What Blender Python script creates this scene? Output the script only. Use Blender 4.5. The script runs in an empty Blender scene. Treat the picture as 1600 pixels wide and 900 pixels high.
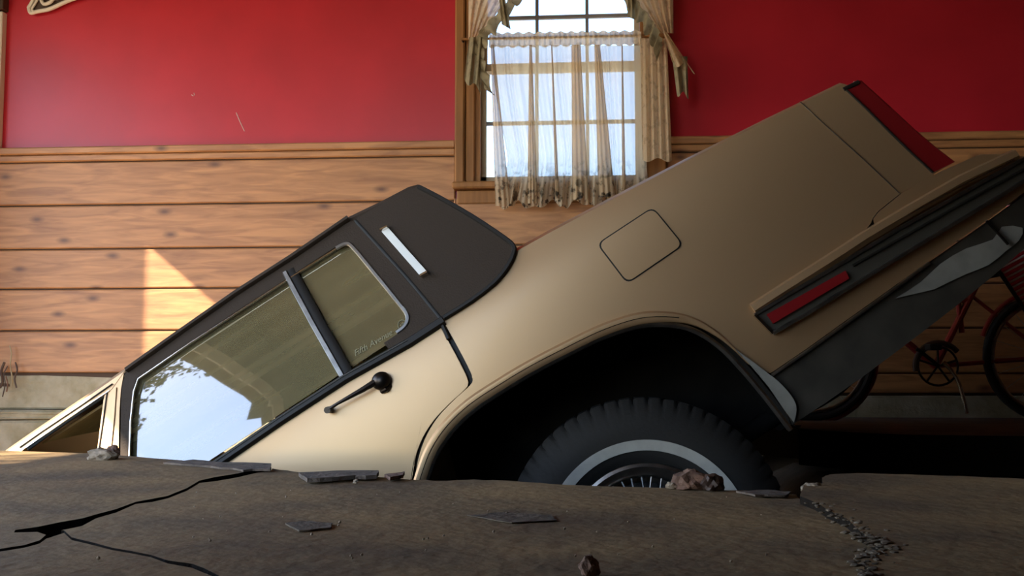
import bpy, bmesh, math, random
from mathutils import Vector, Matrix
random.seed(7)
scn = bpy.context.scene
COL = scn.collection
PI = math.pi

# ------------------------------------------------------------------ camera
FPX = 1644.0
PSI = math.radians(4.5)
PIT = math.atan(128 / 1644)
CAMZ = 0.195
cam = bpy.data.cameras.new('camera')
cam.sensor_width = 36.0
cam.lens = 36.0 * FPX / 1600
cam.clip_start = 0.02
co = bpy.data.objects.new('camera', cam)
COL.objects.link(co)
co.location = (0, 0, CAMZ)
co.rotation_euler = (PI / 2 + PIT, 0, PSI)
scn.camera = co

# ------------------------------------------------------------------ light
SUN_DIR = Vector((2.0, 1.0, -1.69)).normalized()      # the way the sunlight travels
w = bpy.data.worlds.new('sky')
scn.world = w
w.use_nodes = True
nt = w.node_tree
bg = nt.nodes['Background']
sky = nt.nodes.new('ShaderNodeTexSky')
sky.sky_type = 'NISHITA'
sky.sun_disc = False
sky.sun_elevation = math.radians(37.1)
sky.sun_rotation = math.atan2(-SUN_DIR.x, -SUN_DIR.y)
sky.air_density = 0.85
sky.dust_density = 0.35
sky.ozone_density = 1.6
nt.links.new(sky.outputs[0], bg.inputs[0])
bg.inputs[1].default_value = 1.0
sun = bpy.data.lights.new('sun', 'SUN')
sun.energy = 24.0
sun.angle = math.radians(0.6)
sun.color = (1.0, 0.87, 0.68)
so = bpy.data.objects.new('sun', sun)
COL.objects.link(so)
so.rotation_euler = (-SUN_DIR).to_track_quat('Z', 'Y').to_euler()
so.location = (-6, -3, 6)

vs = scn.view_settings
vs.view_transform = 'Standard'
vs.look = 'None'
vs.gamma = 1
vs.use_curve_mapping = False
vs.exposure = 0.0

# ------------------------------------------------------------------ projection helpers (photo pixel -> point on a real surface)
_F = Vector((-math.sin(PSI) * math.cos(PIT), math.cos(PSI) * math.cos(PIT), math.sin(PIT)))
_R = Vector((math.cos(PSI), math.sin(PSI), 0))
_U = Vector((math.sin(PSI) * math.sin(PIT), -math.cos(PSI) * math.sin(PIT), math.cos(PIT)))
_C = Vector((0, 0, CAMZ))
def ray(x, y): return _F * FPX + _R * (x - 800) + _U * (450 - y)
def onY(x, y, Y):
    d = ray(x, y); return _C + d * ((Y - _C.y) / d.y)
def onZ(x, y, z=0.0):
    d = ray(x, y); return _C + d * ((z - _C.z) / d.z)

# ------------------------------------------------------------------ object helpers
def link(o, parent=None):
    COL.objects.link(o)
    if parent: o.parent = parent
    return o
def tag(o, label=None, cat=None, group=None, kind=None):
    if label: o['label'] = label
    if cat: o['category'] = cat
    if group: o['group'] = group
    if kind: o['kind'] = kind
    return o
def empty(name, loc=(0, 0, 0), label=None, cat=None, group=None):
    o = bpy.data.objects.new(name, None)
    o.empty_display_size = 0.1
    o.location = loc
    link(o)
    return tag(o, label, cat, group)
def add(name, bm, mat, parent=None, smooth=False, sharp=35):
    bmesh.ops.recalc_face_normals(bm, faces=bm.faces[:])
    if smooth:
        a = math.radians(sharp)
        for f in bm.faces: f.smooth = True
        for e in bm.edges:
            if len(e.link_faces) == 2 and e.calc_face_angle(0) > a: e.smooth = False
    me = bpy.data.meshes.new(name)
    bm.to_mesh(me); bm.free()
    if mat: me.materials.append(mat)
    o = bpy.data.objects.new(name, me)
    return link(o, parent)
def struct(name, bm, mat, parent=None, **k):
    return tag(add(name, bm, mat, parent, **k), kind='structure')
def box(bm, x0, y0, z0, x1, y1, z1, bev=0.0):
    r = bmesh.ops.create_cube(bm, size=1)
    vsx = r['verts']
    for v in vsx:
        v.co = Vector(((x0 + x1) / 2 + v.co.x * (x1 - x0), (y0 + y1) / 2 + v.co.y * (y1 - y0), (z0 + z1) / 2 + v.co.z * (z1 - z0)))
    if bev:
        es = list({e for v in vsx for e in v.link_edges})
        bmesh.ops.bevel(bm, geom=es, offset=bev, segments=1, affect='EDGES', profile=0.5)
def bx(*a, bev=0.0):
    bm = bmesh.new(); box(bm, *a, bev=bev); return bm
def tube(bm, pts, r, n=10, closed=False, cap=True):
    pts = [Vector(p) for p in pts]
    m = len(pts); rings = []
    rr = r if hasattr(r, '__len__') else [r] * m
    ref = None
    for i, p in enumerate(pts):
        if closed: t = pts[(i + 1) % m] - pts[i - 1]
        else: t = pts[min(i + 1, m - 1)] - pts[max(i - 1, 0)]
        t.normalize()
        if ref is None:
            ref = Vector((0, 0, 1)) if abs(t.z) < 0.9 else Vector((1, 0, 0))
        x = (ref - t * ref.dot(t)).normalized(); y = t.cross(x); ref = x
        rings.append([bm.verts.new(p + (x * math.cos(2 * PI * k / n) + y * math.sin(2 * PI * k / n)) * rr[i]) for k in range(n)])
    for i in range(m if closed else m - 1):
        a, b = rings[i], rings[(i + 1) % m]
        for k in range(n):
            bm.faces.new((a[k], a[(k + 1) % n], b[(k + 1) % n], b[k]))
    if cap and not closed:
        bm.faces.new(rings[0][::-1]); bm.faces.new(rings[-1])
def tb(pts, r, **k):
    bm = bmesh.new(); tube(bm, pts, r, **k); return bm
def sweep(bm, pts, prof, ups, taper=0):
    """flat profile [(side, out)] swept along pts; ups = outward vector at each point"""
    rings = []
    m = len(pts)
    for i, p in enumerate(pts):
        t = (Vector(pts[min(i + 1, m - 1)]) - Vector(pts[max(i - 1, 0)])).normalized()
        o = Vector(ups[i]).normalized(); s = t.cross(o).normalized()
        k = min(1.0, (m - i) / (taper + 1)) if taper else 1.0
        rings.append([bm.verts.new(Vector(p) + s * a * k + o * b * k) for a, b in prof])
    n = len(prof)
    for i in range(m - 1):
        for k in range(n):
            bm.faces.new((rings[i][k], rings[i][(k + 1) % n], rings[i + 1][(k + 1) % n], rings[i + 1][k]))
    bm.faces.new(rings[0][::-1]); bm.faces.new(rings[-1])
def smooth_line(pts, k=6):
    """Catmull-Rom through points of any dimension"""
    out = []
    n = len(pts)
    for i in range(n - 1):
        p0, p1, p2, p3 = pts[max(i - 1, 0)], pts[i], pts[i + 1], pts[min(i + 2, n - 1)]
        for j in range(k):
            t = j / k
            out.append(tuple(0.5 * (2 * b + (c - a) * t + (2 * a - 5 * b + 4 * c - d) * t * t + (3 * b - a - 3 * c + d) * t ** 3)
                             for a, b, c, d in zip(p0, p1, p2, p3)))
    out.append(tuple(pts[-1]))
    return out

# ------------------------------------------------------------------ materials
def mat(name, col, rough=0.6, metal=0.0, var=0.0, vscale=6.0, bump=0.0, bscale=40.0, coat=0.0, col2=None, stretch=(1, 1, 1), spec=0.5):
    m = bpy.data.materials.new(name); m.use_nodes = True
    n = m.node_tree.nodes; l = m.node_tree.links
    p = n['Principled BSDF']
    p.inputs['Roughness'].default_value = rough
    p.inputs['Metallic'].default_value = metal
    p.inputs['Specular IOR Level'].default_value = spec
    p.inputs['Base Color'].default_value = (*col, 1)
    if coat:
        p.inputs['Coat Weight'].default_value = coat; p.inputs['Coat Roughness'].default_value = 0.12
    tc = n.new('ShaderNodeTexCoord'); mp = n.new('ShaderNodeMapping')
    mp.inputs['Scale'].default_value = stretch
    l.new(tc.outputs['Object'], mp.inputs[0])
    if var:
        nz = n.new('ShaderNodeTexNoise'); nz.inputs['Scale'].default_value = vscale; nz.inputs['Detail'].default_value = 6
        l.new(mp.outputs[0], nz.inputs[0])
        rp = n.new('ShaderNodeValToRGB')
        c2 = col2 or tuple(c * (1 - var) for c in col)
        rp.color_ramp.elements[0].position = 0.35; rp.color_ramp.elements[0].color = (*c2, 1)
        rp.color_ramp.elements[1].position = 0.65; rp.color_ramp.elements[1].color = (*col, 1)
        l.new(nz.outputs[0], rp.inputs[0]); l.new(rp.outputs[0], p.inputs['Base Color'])
    if bump:
        nb = n.new('ShaderNodeTexNoise'); nb.inputs['Scale'].default_value = bscale; nb.inputs['Detail'].default_value = 5
        l.new(mp.outputs[0], nb.inputs[0])
        b = n.new('ShaderNodeBump'); b.inputs['Strength'].default_value = bump; b.inputs['Distance'].default_value = 0.01
        l.new(nb.outputs[0], b.inputs['Height']); l.new(b.outputs[0], p.inputs['Normal'])
    return m
M = {}
M['red'] = mat('red_wall_paint', (0.47, 0.018, 0.032), 0.34, spec=0.4, var=0.18, vscale=2.5, bump=0.05, bscale=6)
M['paint'] = mat('tan_car_paint', (0.53, 0.335, 0.175), 0.44, 0.75, coat=0.1)
M['vinyl'] = mat('dark_brown_vinyl', (0.040, 0.027, 0.018), 0.75, bump=0.15, bscale=260, spec=0.2)
M['black'] = mat('black_rubber', (0.012, 0.012, 0.011), 0.7)
M['trimblack'] = mat('black_trim', (0.016, 0.013, 0.010), 0.5, spec=0.3)
M['chrome'] = mat('chrome', (0.72, 0.68, 0.62), 0.16, 1.0)
M['dullchrome'] = mat('dulled_chrome', (0.45, 0.43, 0.39), 0.32, 1.0, var=0.3, vscale=30)
M['darkmetal'] = mat('dark_tarnished_metal', (0.05, 0.04, 0.034), 0.35, 0.9)
M['tire'] = mat('tire_rubber', (0.018, 0.016, 0.014), 0.75, spec=0.3, bump=0.1, bscale=90)
M['whitewall'] = mat('whitewall_rubber', (0.42, 0.40, 0.35), 0.7, var=0.2, vscale=20)
M['lampred'] = mat('red_lamp_plastic', (0.22, 0.010, 0.012), 0.25, coat=0.3)
M['lampwhite'] = mat('white_lamp_plastic', (0.82, 0.82, 0.78), 0.35)
M['beige'] = mat('olive_beige_trim_fabric', (0.42, 0.36, 0.20), 0.9, var=0.15, vscale=30, bump=0.1, bscale=150)
M['under'] = mat('grimy_underbody', (0.012, 0.010, 0.008), 0.9, spec=0.2, var=0.5, vscale=12)
M['valance'] = mat('grimy_grey_valance', (0.055, 0.048, 0.037), 0.6, var=0.4, vscale=14)
M['scrape'] = mat('scraped_grey_plastic', (0.26, 0.25, 0.22), 0.6, var=0.25, vscale=18)
M['strip'] = mat('grey_rubber_strip', (0.052, 0.047, 0.037), 0.6, spec=0.3)
M['slab'] = mat('worn_brown_concrete', (0.30, 0.195, 0.088), 0.85, spec=0.25, var=0.45, vscale=4, bump=0.35, bscale=45, col2=(0.14, 0.095, 0.053))
M['slabedge'] = mat('broken_concrete', (0.16, 0.115, 0.085), 0.95, var=0.5, vscale=20, bump=0.8, bscale=60)
M['farfloor'] = mat('dusty_far_concrete', (0.13, 0.105, 0.08), 0.9, var=0.4, vscale=5, bump=0.3, bscale=40)
M['dirt_and_shade'] = mat('dark_earth_and_shade', (0.07, 0.05, 0.034), 1.0, var=0.5, vscale=6, bump=0.8, bscale=20)
M['found'] = mat('mossy_foundation_concrete', (0.40, 0.345, 0.245), 0.95, var=0.4, vscale=9, bump=0.7, bscale=40, col2=(0.26, 0.22, 0.13))
M['casing'] = mat('window_casing_wood', (0.34, 0.150, 0.050), 0.6, spec=0.3, var=0.35, vscale=7, stretch=(5, 5, 0.4))
M['sash'] = mat('sash_paint', (0.42, 0.34, 0.24), 0.6)
M['muntin'] = mat('grey_muntin', (0.20, 0.19, 0.20), 0.6)
M['white'] = mat('white_gloss_paint', (0.66, 0.60, 0.52), 0.5)
M['ceiling'] = mat('brown_board_ceiling', (0.16, 0.115, 0.06), 0.85, var=0.2)
M['boards'] = mat('dark_wall_boards', (0.10, 0.055, 0.03), 0.8, var=0.3)
M['crack'] = mat('shaded_crack_face', (0.016, 0.012, 0.009), 1.0, spec=0.05, bump=0.5, bscale=60)  # near-black colour puts the shade of the cracks on the slab sides
M['slabdark'] = mat('spalled_brown_concrete', (0.13, 0.092, 0.058), 0.9, var=0.5, vscale=25, bump=0.5, bscale=60)
M['ground'] = mat('pale_dry_ground', (0.50, 0.40, 0.26), 1.0, var=0.3, vscale=1.5)
M['bikered'] = mat('red_bicycle_enamel', (0.28, 0.025, 0.02), 0.3)
M['redstrap'] = mat('red_vinyl_strap', (0.50, 0.015, 0.03), 0.4)
M['palestrap'] = mat('pale_vinyl_strap', (0.62, 0.42, 0.38), 0.4)
M['brown'] = mat('dark_brown_board', (0.06, 0.03, 0.018), 0.6)
M['crumb'] = mat('crushed_concrete', (0.24, 0.18, 0.12), 0.95, var=0.4, vscale=40)
M['rust'] = mat('rusty_stone', (0.24, 0.13, 0.085), 0.95, var=0.5, vscale=25, bump=0.8, bscale=60)
M['palerubble'] = mat('pale_rubble', (0.38, 0.29, 0.20), 0.95, var=0.4, vscale=30, bump=0.6, bscale=60)
M['twig'] = mat('dry_stem', (0.34, 0.27, 0.16), 0.9)

def wood(name, c1, c2, knot):
    m = bpy.data.materials.new(name); m.use_nodes = True
    n = m.node_tree.nodes; l = m.node_tree.links; p = n['Principled BSDF']
    p.inputs['Roughness'].default_value = 0.5; p.inputs['Specular IOR Level'].default_value = 0.45
    tc = n.new('ShaderNodeTexCoord'); oi = n.new('ShaderNodeObjectInfo')
    off = n.new('ShaderNodeVectorMath'); off.operation = 'MULTIPLY_ADD'
    off.inputs[1].default_value = (1, 1, 1)
    cb = n.new('ShaderNodeCombineXYZ')
    mul = n.new('ShaderNodeMath'); mul.operation = 'MULTIPLY'; mul.inputs[1].default_value = 17.0
    l.new(oi.outputs['Random'], mul.inputs[0]); l.new(mul.outputs[0], cb.inputs[0]); l.new(mul.outputs[0], cb.inputs[1])
    l.new(tc.outputs['Object'], off.inputs[0]); l.new(cb.outputs[0], off.inputs[2])
    mp = n.new('ShaderNodeMapping'); mp.inputs['Scale'].default_value = (1.0, 1.0, 9.0)
    l.new(off.outputs[0], mp.inputs[0])
    nz = n.new('ShaderNodeTexNoise'); nz.inputs['Scale'].default_value = 4; nz.inputs['Detail'].default_value = 7; nz.inputs['Distortion'].default_value = 0.8
    l.new(mp.outputs[0], nz.inputs[0])
    rp = n.new('ShaderNodeValToRGB')
    rp.color_ramp.elements[0].position = 0.3; rp.color_ramp.elements[0].color = (*c2, 1)
    rp.color_ramp.elements[1].position = 0.68; rp.color_ramp.elements[1].color = (*c1, 1)
    l.new(nz.outputs[0], rp.inputs[0])
    mk = n.new('ShaderNodeMapping'); mk.inputs['Scale'].default_value = (1.9, 0.0, 4.3); mk.inputs['Rotation'].default_value = (PI / 2, 0, 0)
    l.new(off.outputs[0], mk.inputs[0])
    vo = n.new('ShaderNodeTexVoronoi'); vo.voronoi_dimensions = '2D'; vo.inputs['Scale'].default_value = 1.0
    l.new(mk.outputs[0], vo.inputs[0])
    rk = n.new('ShaderNodeValToRGB')
    e = rk.color_ramp.elements
    e[0].position = 0.015; e[0].color = (1, 1, 1, 1)
    e[1].position = 0.09; e[1].color = (0, 0, 0, 1)
    l.new(vo.outputs['Distance'], rk.inputs[0])
    mx = n.new('ShaderNodeMixRGB'); mx.inputs[2].default_value = (*knot, 1)
    sc = n.new('ShaderNodeMath'); sc.operation = 'MULTIPLY'; sc.inputs[1].default_value = 0.95
    l.new(rk.outputs[0], sc.inputs[0]); l.new(sc.outputs[0], mx.inputs[0]); l.new(rp.outputs[0], mx.inputs[1])
    l.new(mx.outputs[0], p.inputs['Base Color'])
    b = n.new('ShaderNodeBump'); b.inputs['Strength'].default_value = 0.12; b.inputs['Distance'].default_value = 0.01
    l.new(nz.outputs[0], b.inputs['Height']); l.new(b.outputs[0], p.inputs['Normal'])
    return m
M['wood'] = wood('knotty_pine', (0.50, 0.235, 0.092), (0.28, 0.120, 0.050), (0.13, 0.055, 0.028))

def glass(name, tint, dust_haze, dcol, ior=1.5, streak=None):
    m = bpy.data.materials.new(name); m.use_nodes = True
    n = m.node_tree.nodes; l = m.node_tree.links
    n.remove(n['Principled BSDF']); out = n['Material Output']
    tr = n.new('ShaderNodeBsdfTransparent'); tr.inputs[0].default_value = (*tint, 1)
    gl = n.new('ShaderNodeBsdfGlossy'); gl.inputs['Roughness'].default_value = 0.02
    fr = n.new('ShaderNodeFresnel'); fr.inputs[0].default_value = ior
    base = tr
    if dust_haze:
        df = n.new('ShaderNodeBsdfDiffuse'); df.inputs[0].default_value = (*dcol, 1)
        m2 = n.new('ShaderNodeMixShader')
        tc = n.new('ShaderNodeTexCoord'); mp = n.new('ShaderNodeMapping'); mp.inputs['Scale'].default_value = streak or (1, 1, 1)
        l.new(tc.outputs['Object'], mp.inputs[0])
        nz = n.new('ShaderNodeTexNoise'); nz.inputs['Scale'].default_value = 3; nz.inputs['Detail'].default_value = 1.5
        l.new(mp.outputs[0], nz.inputs[0])
        mr = n.new('ShaderNodeMapRange'); mr.inputs[1].default_value = 0.3; mr.inputs[2].default_value = 0.7
        mr.inputs[3].default_value = dust_haze * 0.85; mr.inputs[4].default_value = dust_haze * 1.15
        l.new(nz.outputs[0], mr.inputs[0]); l.new(mr.outputs[0], m2.inputs[0])
        l.new(tr.outputs[0], m2.inputs[1]); l.new(df.outputs[0], m2.inputs[2])
        base = m2
    m1 = n.new('ShaderNodeMixShader'); l.new(fr.outputs[0], m1.inputs[0]); l.new(base.outputs[0], m1.inputs[1]); l.new(gl.outputs[0], m1.inputs[2])
    l.new(m1.outputs[0], out.inputs[0])
    return m
M['carglass'] = glass('dusty_hazed_tinted_car_glass', (0.42, 0.42, 0.30), 0.55, (0.26, 0.215, 0.110), 2.5, (0.5, 3, 14))  # diffuse film: dust plus painted haze and olive reflection of the room
M['pane'] = glass('window_pane', (0.97, 0.98, 0.98), 0.0, (0, 0, 0))

def cloth(name, c, trans, sheer, dark=None, spot=None, zlo=None, zhi=None):
    """diffuse + translucent cloth, sheer = share of see-through weave; printed hem between object heights zlo..zhi"""
    m = bpy.data.materials.new(name); m.use_nodes = True
    n = m.node_tree.nodes; l = m.node_tree.links
    n.remove(n['Principled BSDF']); out = n['Material Output']
    tc = n.new('ShaderNodeTexCoord')
    df = n.new('ShaderNodeBsdfDiffuse'); tl = n.new('ShaderNodeBsdfTranslucent'); tr = n.new('ShaderNodeBsdfTransparent')
    nz = n.new('ShaderNodeTexNoise'); nz.inputs['Scale'].default_value = 34; nz.inputs['Detail'].default_value = 3
    l.new(tc.outputs['Object'], nz.inputs[0])
    rp = n.new('ShaderNodeValToRGB')
    rp.color_ramp.elements[0].position = 0.52; rp.color_ramp.elements[0].color = (0, 0, 0, 1)
    rp.color_ramp.elements[1].position = 0.62; rp.color_ramp.elements[1].color = (1, 1, 1, 1)
    l.new(nz.outputs[0], rp.inputs[0])
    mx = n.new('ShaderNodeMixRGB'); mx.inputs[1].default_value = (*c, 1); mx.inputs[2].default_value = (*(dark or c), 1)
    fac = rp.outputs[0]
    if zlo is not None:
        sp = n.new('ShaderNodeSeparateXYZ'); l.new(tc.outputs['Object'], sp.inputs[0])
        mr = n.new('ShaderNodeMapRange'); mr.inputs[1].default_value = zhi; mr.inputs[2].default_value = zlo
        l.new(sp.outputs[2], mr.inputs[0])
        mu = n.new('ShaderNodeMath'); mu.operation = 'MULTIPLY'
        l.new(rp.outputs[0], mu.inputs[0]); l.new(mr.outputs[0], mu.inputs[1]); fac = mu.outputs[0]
    elif spot:
        mu = n.new('ShaderNodeMath'); mu.operation = 'MULTIPLY'; mu.inputs[1].default_value = spot
        l.new(rp.outputs[0], mu.inputs[0]); fac = mu.outputs[0]
    else:
        mu = n.new('ShaderNodeMath'); mu.operation = 'MULTIPLY'; mu.inputs[1].default_value = 0.0
        l.new(rp.outputs[0], mu.inputs[0]); fac = mu.outputs[0]
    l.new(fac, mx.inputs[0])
    l.new(mx.outputs[0], df.inputs[0]); l.new(mx.outputs[0], tl.inputs[0])
    a = n.new('ShaderNodeMixShader'); a.inputs[0].default_value = trans
    l.new(df.outputs[0], a.inputs[1]); l.new(tl.outputs[0], a.inputs[2])
    b = n.new('ShaderNodeMixShader')
    sh = n.new('ShaderNodeMath'); sh.operation = 'MULTIPLY_ADD'
    sh.inputs[1].default_value = -sheer * 0.9; sh.inputs[2].default_value = sheer
    l.new(fac, sh.inputs[0]); l.new(sh.outputs[0], b.inputs[0])
    l.new(a.outputs[0], b.inputs[1]); l.new(tr.outputs[0], b.inputs[2])
    l.new(b.outputs[0], out.inputs[0])
    return m
M['sheer'] = cloth('cream_sheer', (0.80, 0.68, 0.50), 0.6, 0.2, (0.10, 0.08, 0.06), zlo=0.99, zhi=1.19)
M['print'] = cloth('cream_printed_cotton', (0.74, 0.57, 0.38), 0.55, 0.06, (0.30, 0.20, 0.12), spot=0.4)
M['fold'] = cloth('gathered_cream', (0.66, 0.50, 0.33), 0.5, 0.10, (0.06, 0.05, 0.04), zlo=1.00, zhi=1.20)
M['ruffle'] = cloth('olive_ruffle', (0.36, 0.30, 0.19), 0.35, 0.0, (0.20, 0.16, 0.10), spot=0.6)

# ================================================================== SETTING
WY = 4.95                      # inner face of the back wall
XL, XR, YF = -3.6, 4.2, -1.0    # left wall, right wall, front wall
ZC = 2.55
def wz(y, x=400): return onY(x, y, WY).z
def wx(x, y=200): return onY(x, y, WY).x
RAIL = wz(227, 360)            # top of the wainscot
FR_ = wz(617, 1400) - 0.01
# window opening
WX0, WX1 = wx(749), wx(1003)
WZ0, WZ1 = wz(284, 870), wz(-95, 870)

bm = bmesh.new()
T = 0.14
box(bm, XL - T, WY, FR_, WX0, WY + T, ZC)
box(bm, WX1, WY, FR_, XR + T, WY + T, ZC)
box(bm, WX0, WY, FR_, WX1, WY + T, WZ0)
box(bm, WX0, WY, WZ1, WX1, WY + T, ZC)
wall_back = struct('wall_back', bm, M['red'])

# planks of the wainscot, one object each
def CX0_(): return wx(713) - 0.002
def CX1_(): return wx(1040) + 0.002
BOT = wz(583, 100)
rows = [RAIL - 0.074, wz(322, 100), wz(390, 100), wz(452, 100), wz(517, 100), BOT]
BACK = mat('dark_gap_board', (0.06, 0.03, 0.015), 0.8)
struct('backing_board', bx(XL, WY - 0.008, BOT + 0.001, CX0_(), WY + 0.001, RAIL - 0.02), BACK, wall_back)
struct('backing_board', bx(CX1_(), WY - 0.008, BOT + 0.001, XR, WY + 0.001, RAIL - 0.02), BACK, wall_back)
struct('backing_board', bx(CX0_(), WY - 0.008, BOT + 0.001, CX1_(), WY + 0.001, WZ0 - 0.105), BACK, wall_back)
CX0, CX1 = wx(713) - 0.002, wx(1040) + 0.002       # casing outer edges
def plank(x0, x1, z1, z0):
    bmx = bx(x0, WY - 0.020 - random.uniform(0, 0.003), z0 + 0.0035, x1, WY + 0.001, z1 - 0.0035, bev=0.005)
    return tag(add('plank', bmx, M['wood'], wall_back), kind='structure')
for i in range(5):
    if rows[i] > WZ0 - 0.08:
        if rows[i + 1] < WZ0 - 0.08:
            plank(XL, CX0, rows[i], rows[i + 1]); plank(CX1, XR, rows[i], rows[i + 1])
            plank(CX0 + 0.001, CX1 - 0.001, WZ0 - 0.10, rows[i + 1])
        else:
            plank(XL, CX0, rows[i], rows[i + 1]); plank(CX1, XR, rows[i], rows[i + 1])
    else:
        plank(XL, 0.62, rows[i], rows[i + 1]); plank(0.624, XR, rows[i], rows[i + 1])
plank(-1.2, XR, BOT, wz(615, 1400))
# rail moulding (cap + bead)
for k, (a, b, d) in enumerate([(RAIL, RAIL - 0.036, 0.034), (RAIL - 0.038, RAIL - 0.072, 0.026)]):
    for x0, x1 in ((XL, CX0), (CX1, XR)):
        struct('rail_molding', bx(x0, WY - d, b, x1, WY, a, bev=0.006), M['wood'], wall_back)
# paint scratches on the red wall
for (xa, ya, xb, yb) in ((369, 176, 375, 190), (375, 190, 382, 205), (299, 148, 302, 150), (303, 145, 304, 149)):
    p, q = onY(xa, ya, WY - 0.001), onY(xb, yb, WY - 0.001)
    struct('scratch', tb([p, q], 0.0022, n=6), M['palestrap'], wall_back)

struct('wall_right', bx(XR, YF - T, -0.6, XR + T, WY + T, ZC), M['boards'])
# front wall: unseen second opening left of the camera, added to brighten the car door
JX, JY, FX0, FH = -0.56, 0.85, -2.9, 2.2
bm = bmesh.new()
box(bm, XL - T, YF - T, -0.6, FX0, YF, ZC); box(bm, JX, YF - T, -0.6, XR + T, YF, ZC); box(bm, FX0, YF - T, FH, JX, YF, ZC)
struct('wall_front', bm, M['boards'])
# left wall with the wide garage opening
DY0, DY1, DH = -0.62, 4.22, 2.13
bm = bmesh.new()
box(bm, XL - T, YF, -0.6, XL, DY0, ZC); box(bm, XL - T, DY1, -0.6, XL, WY, ZC); box(bm, XL - T, DY0, DH, XL, DY1, ZC)
struct('wall_left', bm, M['ceiling'])
bm = bmesh.new()
for y0, y1, z0, z1 in ((DY0 - 0.1, DY0, -0.1, DH + 0.1), (DY1, DY1 + 0.1, -0.1, DH + 0.1), (DY0, DY1, DH, DH + 0.1)):
    box(bm, XL, y0, z0, XL + 0.02, y1, z1, bev=0.004)
struct('trim_2', bm, M['white'])
# unseen wall added beside the front opening to keep light off the right side
struct('wall_added_shade', bx(JX - 0.10, YF, -0.02, JX, JY, ZC), M['ceiling'])
struct('wall_corner_shade', bx(XL, 4.42, -0.02, -3.25, WY - 0.03, ZC), M['boards'])  # unseen pilaster added to darken the left end of the back wall
struct('ceiling', bx(XL - T, YF - T, ZC, XR + T, WY + T, ZC + 0.1), M['ceiling'])

# foundation under the back wall: courses of cast concrete
FZ = BOT - 0.004
FR = wz(617, 1400)
fnd = struct('trim_3', bx(XL, WY + 0.02, -2.0, XR, WY + T, FR - 0.01), M['dirt_and_shade'])  # dark colour stands in for shade where gaps show the backing
struct('backing_board', bx(XL, WY - 0.003, FR - 0.02, -1.22, WY + 0.001, BOT + 0.003), BACK, fnd)
struct('backing_board', bx(-1.22, WY - 0.003, FR - 0.01, XR, WY + 0.001, BOT), BACK, wall_back)
fnd['label'] = 'pale mossy concrete foundation below the planks'
def course(x0, x1, z1, z0, d):
    bmx = bx(x0, WY - d, z0 + 0.003, x1, WY + 0.03, z1 - 0.003, bev=0.008)
    bmesh.ops.subdivide_edges(bmx, edges=bmx.edges[:], cuts=3, use_grid_fill=True)
    for v in bmx.verts:
        v.co.y += random.uniform(-1, 1) * 0.004; v.co.z += random.uniform(-1, 1) * 0.003
    return tag(add('concrete_course', bmx, M['found'], fnd), kind='structure')
zs = [FZ, wz(640, 80), wz(656, 80), wz(720, 80), -0.75, -1.2, -2.0]
for a, b, d in zip(zs[:-1], zs[1:], (0.005, 0.030, 0.022, 0.04, 0.03, 0.04)):
    course(XL, -2.3, a, b, d); course(-2.294, -1.25, a, b, d + 0.004)
course(-1.2, 0.7, FR, -0.2, 0.012).data.materials[0] = M['dirt_and_shade']; course(0.706, 2.0, FR, -0.2, 0.016); course(2.006, XR, FR, -0.2, 0.012)  # earth colour on the middle course paints the shade behind the car
course(-1.2, 0.7, -0.2, -1.1, 0.012).data.materials[0] = M['dirt_and_shade']  # shade painted by the earth colour here too

# white casing at the photograph's left edge
struct('trim_1', bx(wx(6) - 0.09, WY - 0.045, wz(245, 5), wx(5), WY, wz(22, 5), bev=0.004), M['white'])
struct('trim_4', bx(wx(6) - 0.09, WY - 0.055, wz(20, 5), wx(7), WY, wz(-200, 5), bev=0.004), M['brown'])

# ------------------------------------------------------------------ window
win = tag(empty('window_1', ((WX0 + WX1) / 2, WY, WZ0)), kind='structure')
inv = Matrix.Translation(-Vector(win.location))
def wpart(name, bmx, m, parent=win, **k):
    if parent is win: bmesh.ops.transform(bmx, matrix=inv, verts=bmx.verts[:])
    return tag(add(name, bmx, m, parent, **k), kind='structure')
CW = WX0 - CX0
wpart('casing', bx(CX0, WY - 0.050, WZ0 - 0.02, CX0 + CW * 0.42, WY, WZ1 + 0.1, bev=0.008), M['casing'])
wpart('casing', bx(CX0 + CW * 0.44, WY - 0.036, WZ0 - 0.02, WX0 - 0.018, WY, WZ1 + 0.1, bev=0.006), M['casing'])
wpart('casing', bx(WX1 + 0.01, WY - 0.045, WZ0 - 0.02, CX1, WY, WZ1 + 0.1, bev=0.008), M['casing'])
wpart('casing', bx(CX0, WY - 0.045, WZ1 - 0.0, CX1, WY, WZ1 + 0.1, bev=0.008), M['casing'])
wpart('jamb', bx(WX0 - 0.018, WY - 0.02, WZ0, WX0 + 0.006, WY + T, WZ1), M['casing'])
wpart('jamb', bx(WX1 - 0.006, WY - 0.02, WZ0, WX1 + 0.012, WY + T, WZ1), M['casing'])
wpart('sill', bx(CX0 - 0.01, WY - 0.075, WZ0 - 0.038, CX1 + 0.01, WY + T, WZ0 - 0.004, bev=0.008), M['casing'])
wpart('apron', bx(CX0 + 0.01, WY - 0.030, WZ0 - 0.105, CX1 - 0.01, WY, WZ0 - 0.040, bev=0.005), M['casing'])
ZM = wz(100, 870)
v1, v2 = wx(838), wx(918)
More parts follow.
